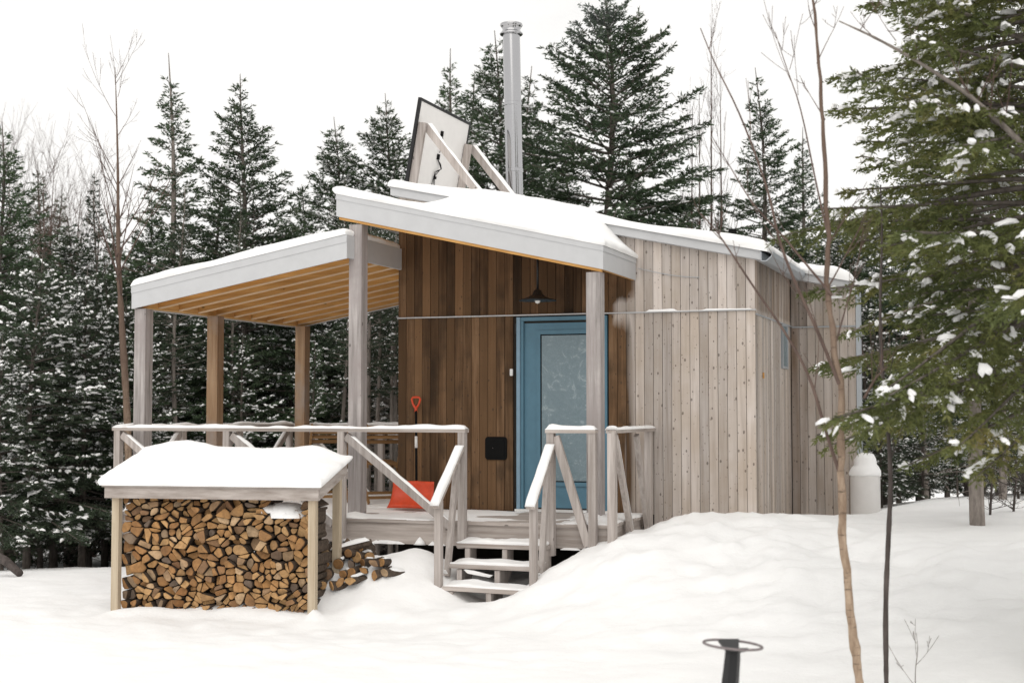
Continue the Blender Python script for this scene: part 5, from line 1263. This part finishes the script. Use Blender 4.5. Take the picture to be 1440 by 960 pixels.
for i, (px, top, D) in enumerate([(1000, 40, 26), (1018, 95, 27), (985, 130, 26.5), (968, 150, 25.5)]):
    b = at(px, 578, D); b = np.array([b[0], b[1], gz(b[0], b[1]) - 0.2]); tp = at(px + rt.uniform(-6, 6), top, D); pth = [b * (1 - q) + tp * q for q in np.linspace(0, 1, 6)]
    bare('bare_tree', 'thin bare tree behind the roof between the big and conical spruces', pth, [.045, .038, .03, .02, .012, .004], 60 + i, M['twig'], twigs=16, tl=1.6, spread=0.35, up=1.0, t0=0.45, sub=4, thin=0.004, group='thin bare trees behind the cabin roof')
# fallen branch at the left edge, dry weed in the foreground, brushy seedling at the right
q0, q1 = at(-12, 778, 17.5), at(28, 806, 17.0)
mb = MB().tube([q0, (q0 + q1) / 2 + [0, 0, 0.03], q1], [0.06, 0.055, 0.045], 8); o = mb.build('fallen_branch', M['dark_twig'], None, True); o['label'] = 'dark fallen branch at the left edge of the snow'; o['category'] = 'branch'
wb = at(1287, 940, 9.4); wb[2] = gz(wb[0], wb[1])
bare('dry_weed', 'sparse dry weed stalks poking through the right foreground snow', [wb, wb + [0.0, 0, 0.12], wb + [0.02, 0, 0.25], wb + [0.01, 0, 0.36]], [.003, .0025, .002, .0014], 5, M['twig'], twigs=4, tl=0.30, spread=0.8, up=0.8, t0=0.02, sub=1, thin=0.0018, cat='weed')
sb = at(1392, 735, 15.0); sb[2] = gz(sb[0], sb[1])
for i, (px, D, hh) in enumerate([(1392, 14.6, 0.75), (1425, 14.9, 0.6)]):
    b = at(px, 735, D); b[2] = gz(b[0], b[1]) - 0.05
    bare('brush', ('dark leafless brush at the foot of the pale spruce trunk', 'lower tuft of dark brush at the right edge')[i], [b, b + [0.02, 0, hh * .4], b + [0.05, 0, hh * .8], b + [0.03, 0, hh]], [.014, .011, .008, .004], 90 + i, M['dark_twig'], twigs=22, tl=0.45, spread=1.0, up=0.35, t0=0.05, sub=4, thin=0.004, cat='bush', upper='dark_twig')

# ------------------------------------------------------------------ thin smoke drifting from the chimney
sm, nt, bs = new_mat('wood_smoke'); nt.nodes.remove(bs)
pv = N(nt, 'ShaderNodeVolumePrincipled'); pv.inputs['Color'].default_value = (0.86, 0.90, 0.95, 1)
tc = N(nt, 'ShaderNodeTexCoord'); n1 = noise(nt, tc.outputs['Object'], 2.2, 3, 0.6)
ln_ = N(nt, 'ShaderNodeVectorMath', operation='LENGTH'); L(nt, tc.outputs['Object'], ln_.inputs[0])
fall = math_(nt, 'SUBTRACT', 1.0, ln_.outputs['Value'], True)
den = math_(nt, 'MULTIPLY', math_(nt, 'MULTIPLY', fall, ramp(nt, n1, [(0.38, (0, 0, 0)), (0.7, (1, 1, 1))])), 0.4)
L(nt, den, pv.inputs['Density']); L(nt, pv.outputs[0], nt.nodes['Material Output'].inputs['Volume'])
bm = bmesh.new(); bmesh.ops.create_icosphere(bm, subdivisions=3, radius=1.0); me = bpy.data.meshes.new('smoke'); bm.to_mesh(me); bm.free(); me.materials.append(sm)
o = link('smoke', me); o.location = at(808, 20, 18.2); o.scale = (0.95, 0.6, 0.55); o.rotation_euler = (0, R(-12), YAW)
o['kind'] = 'stuff'; o['label'] = 'faint blue wood smoke drifting right from the chimney'; o['category'] = 'smoke'
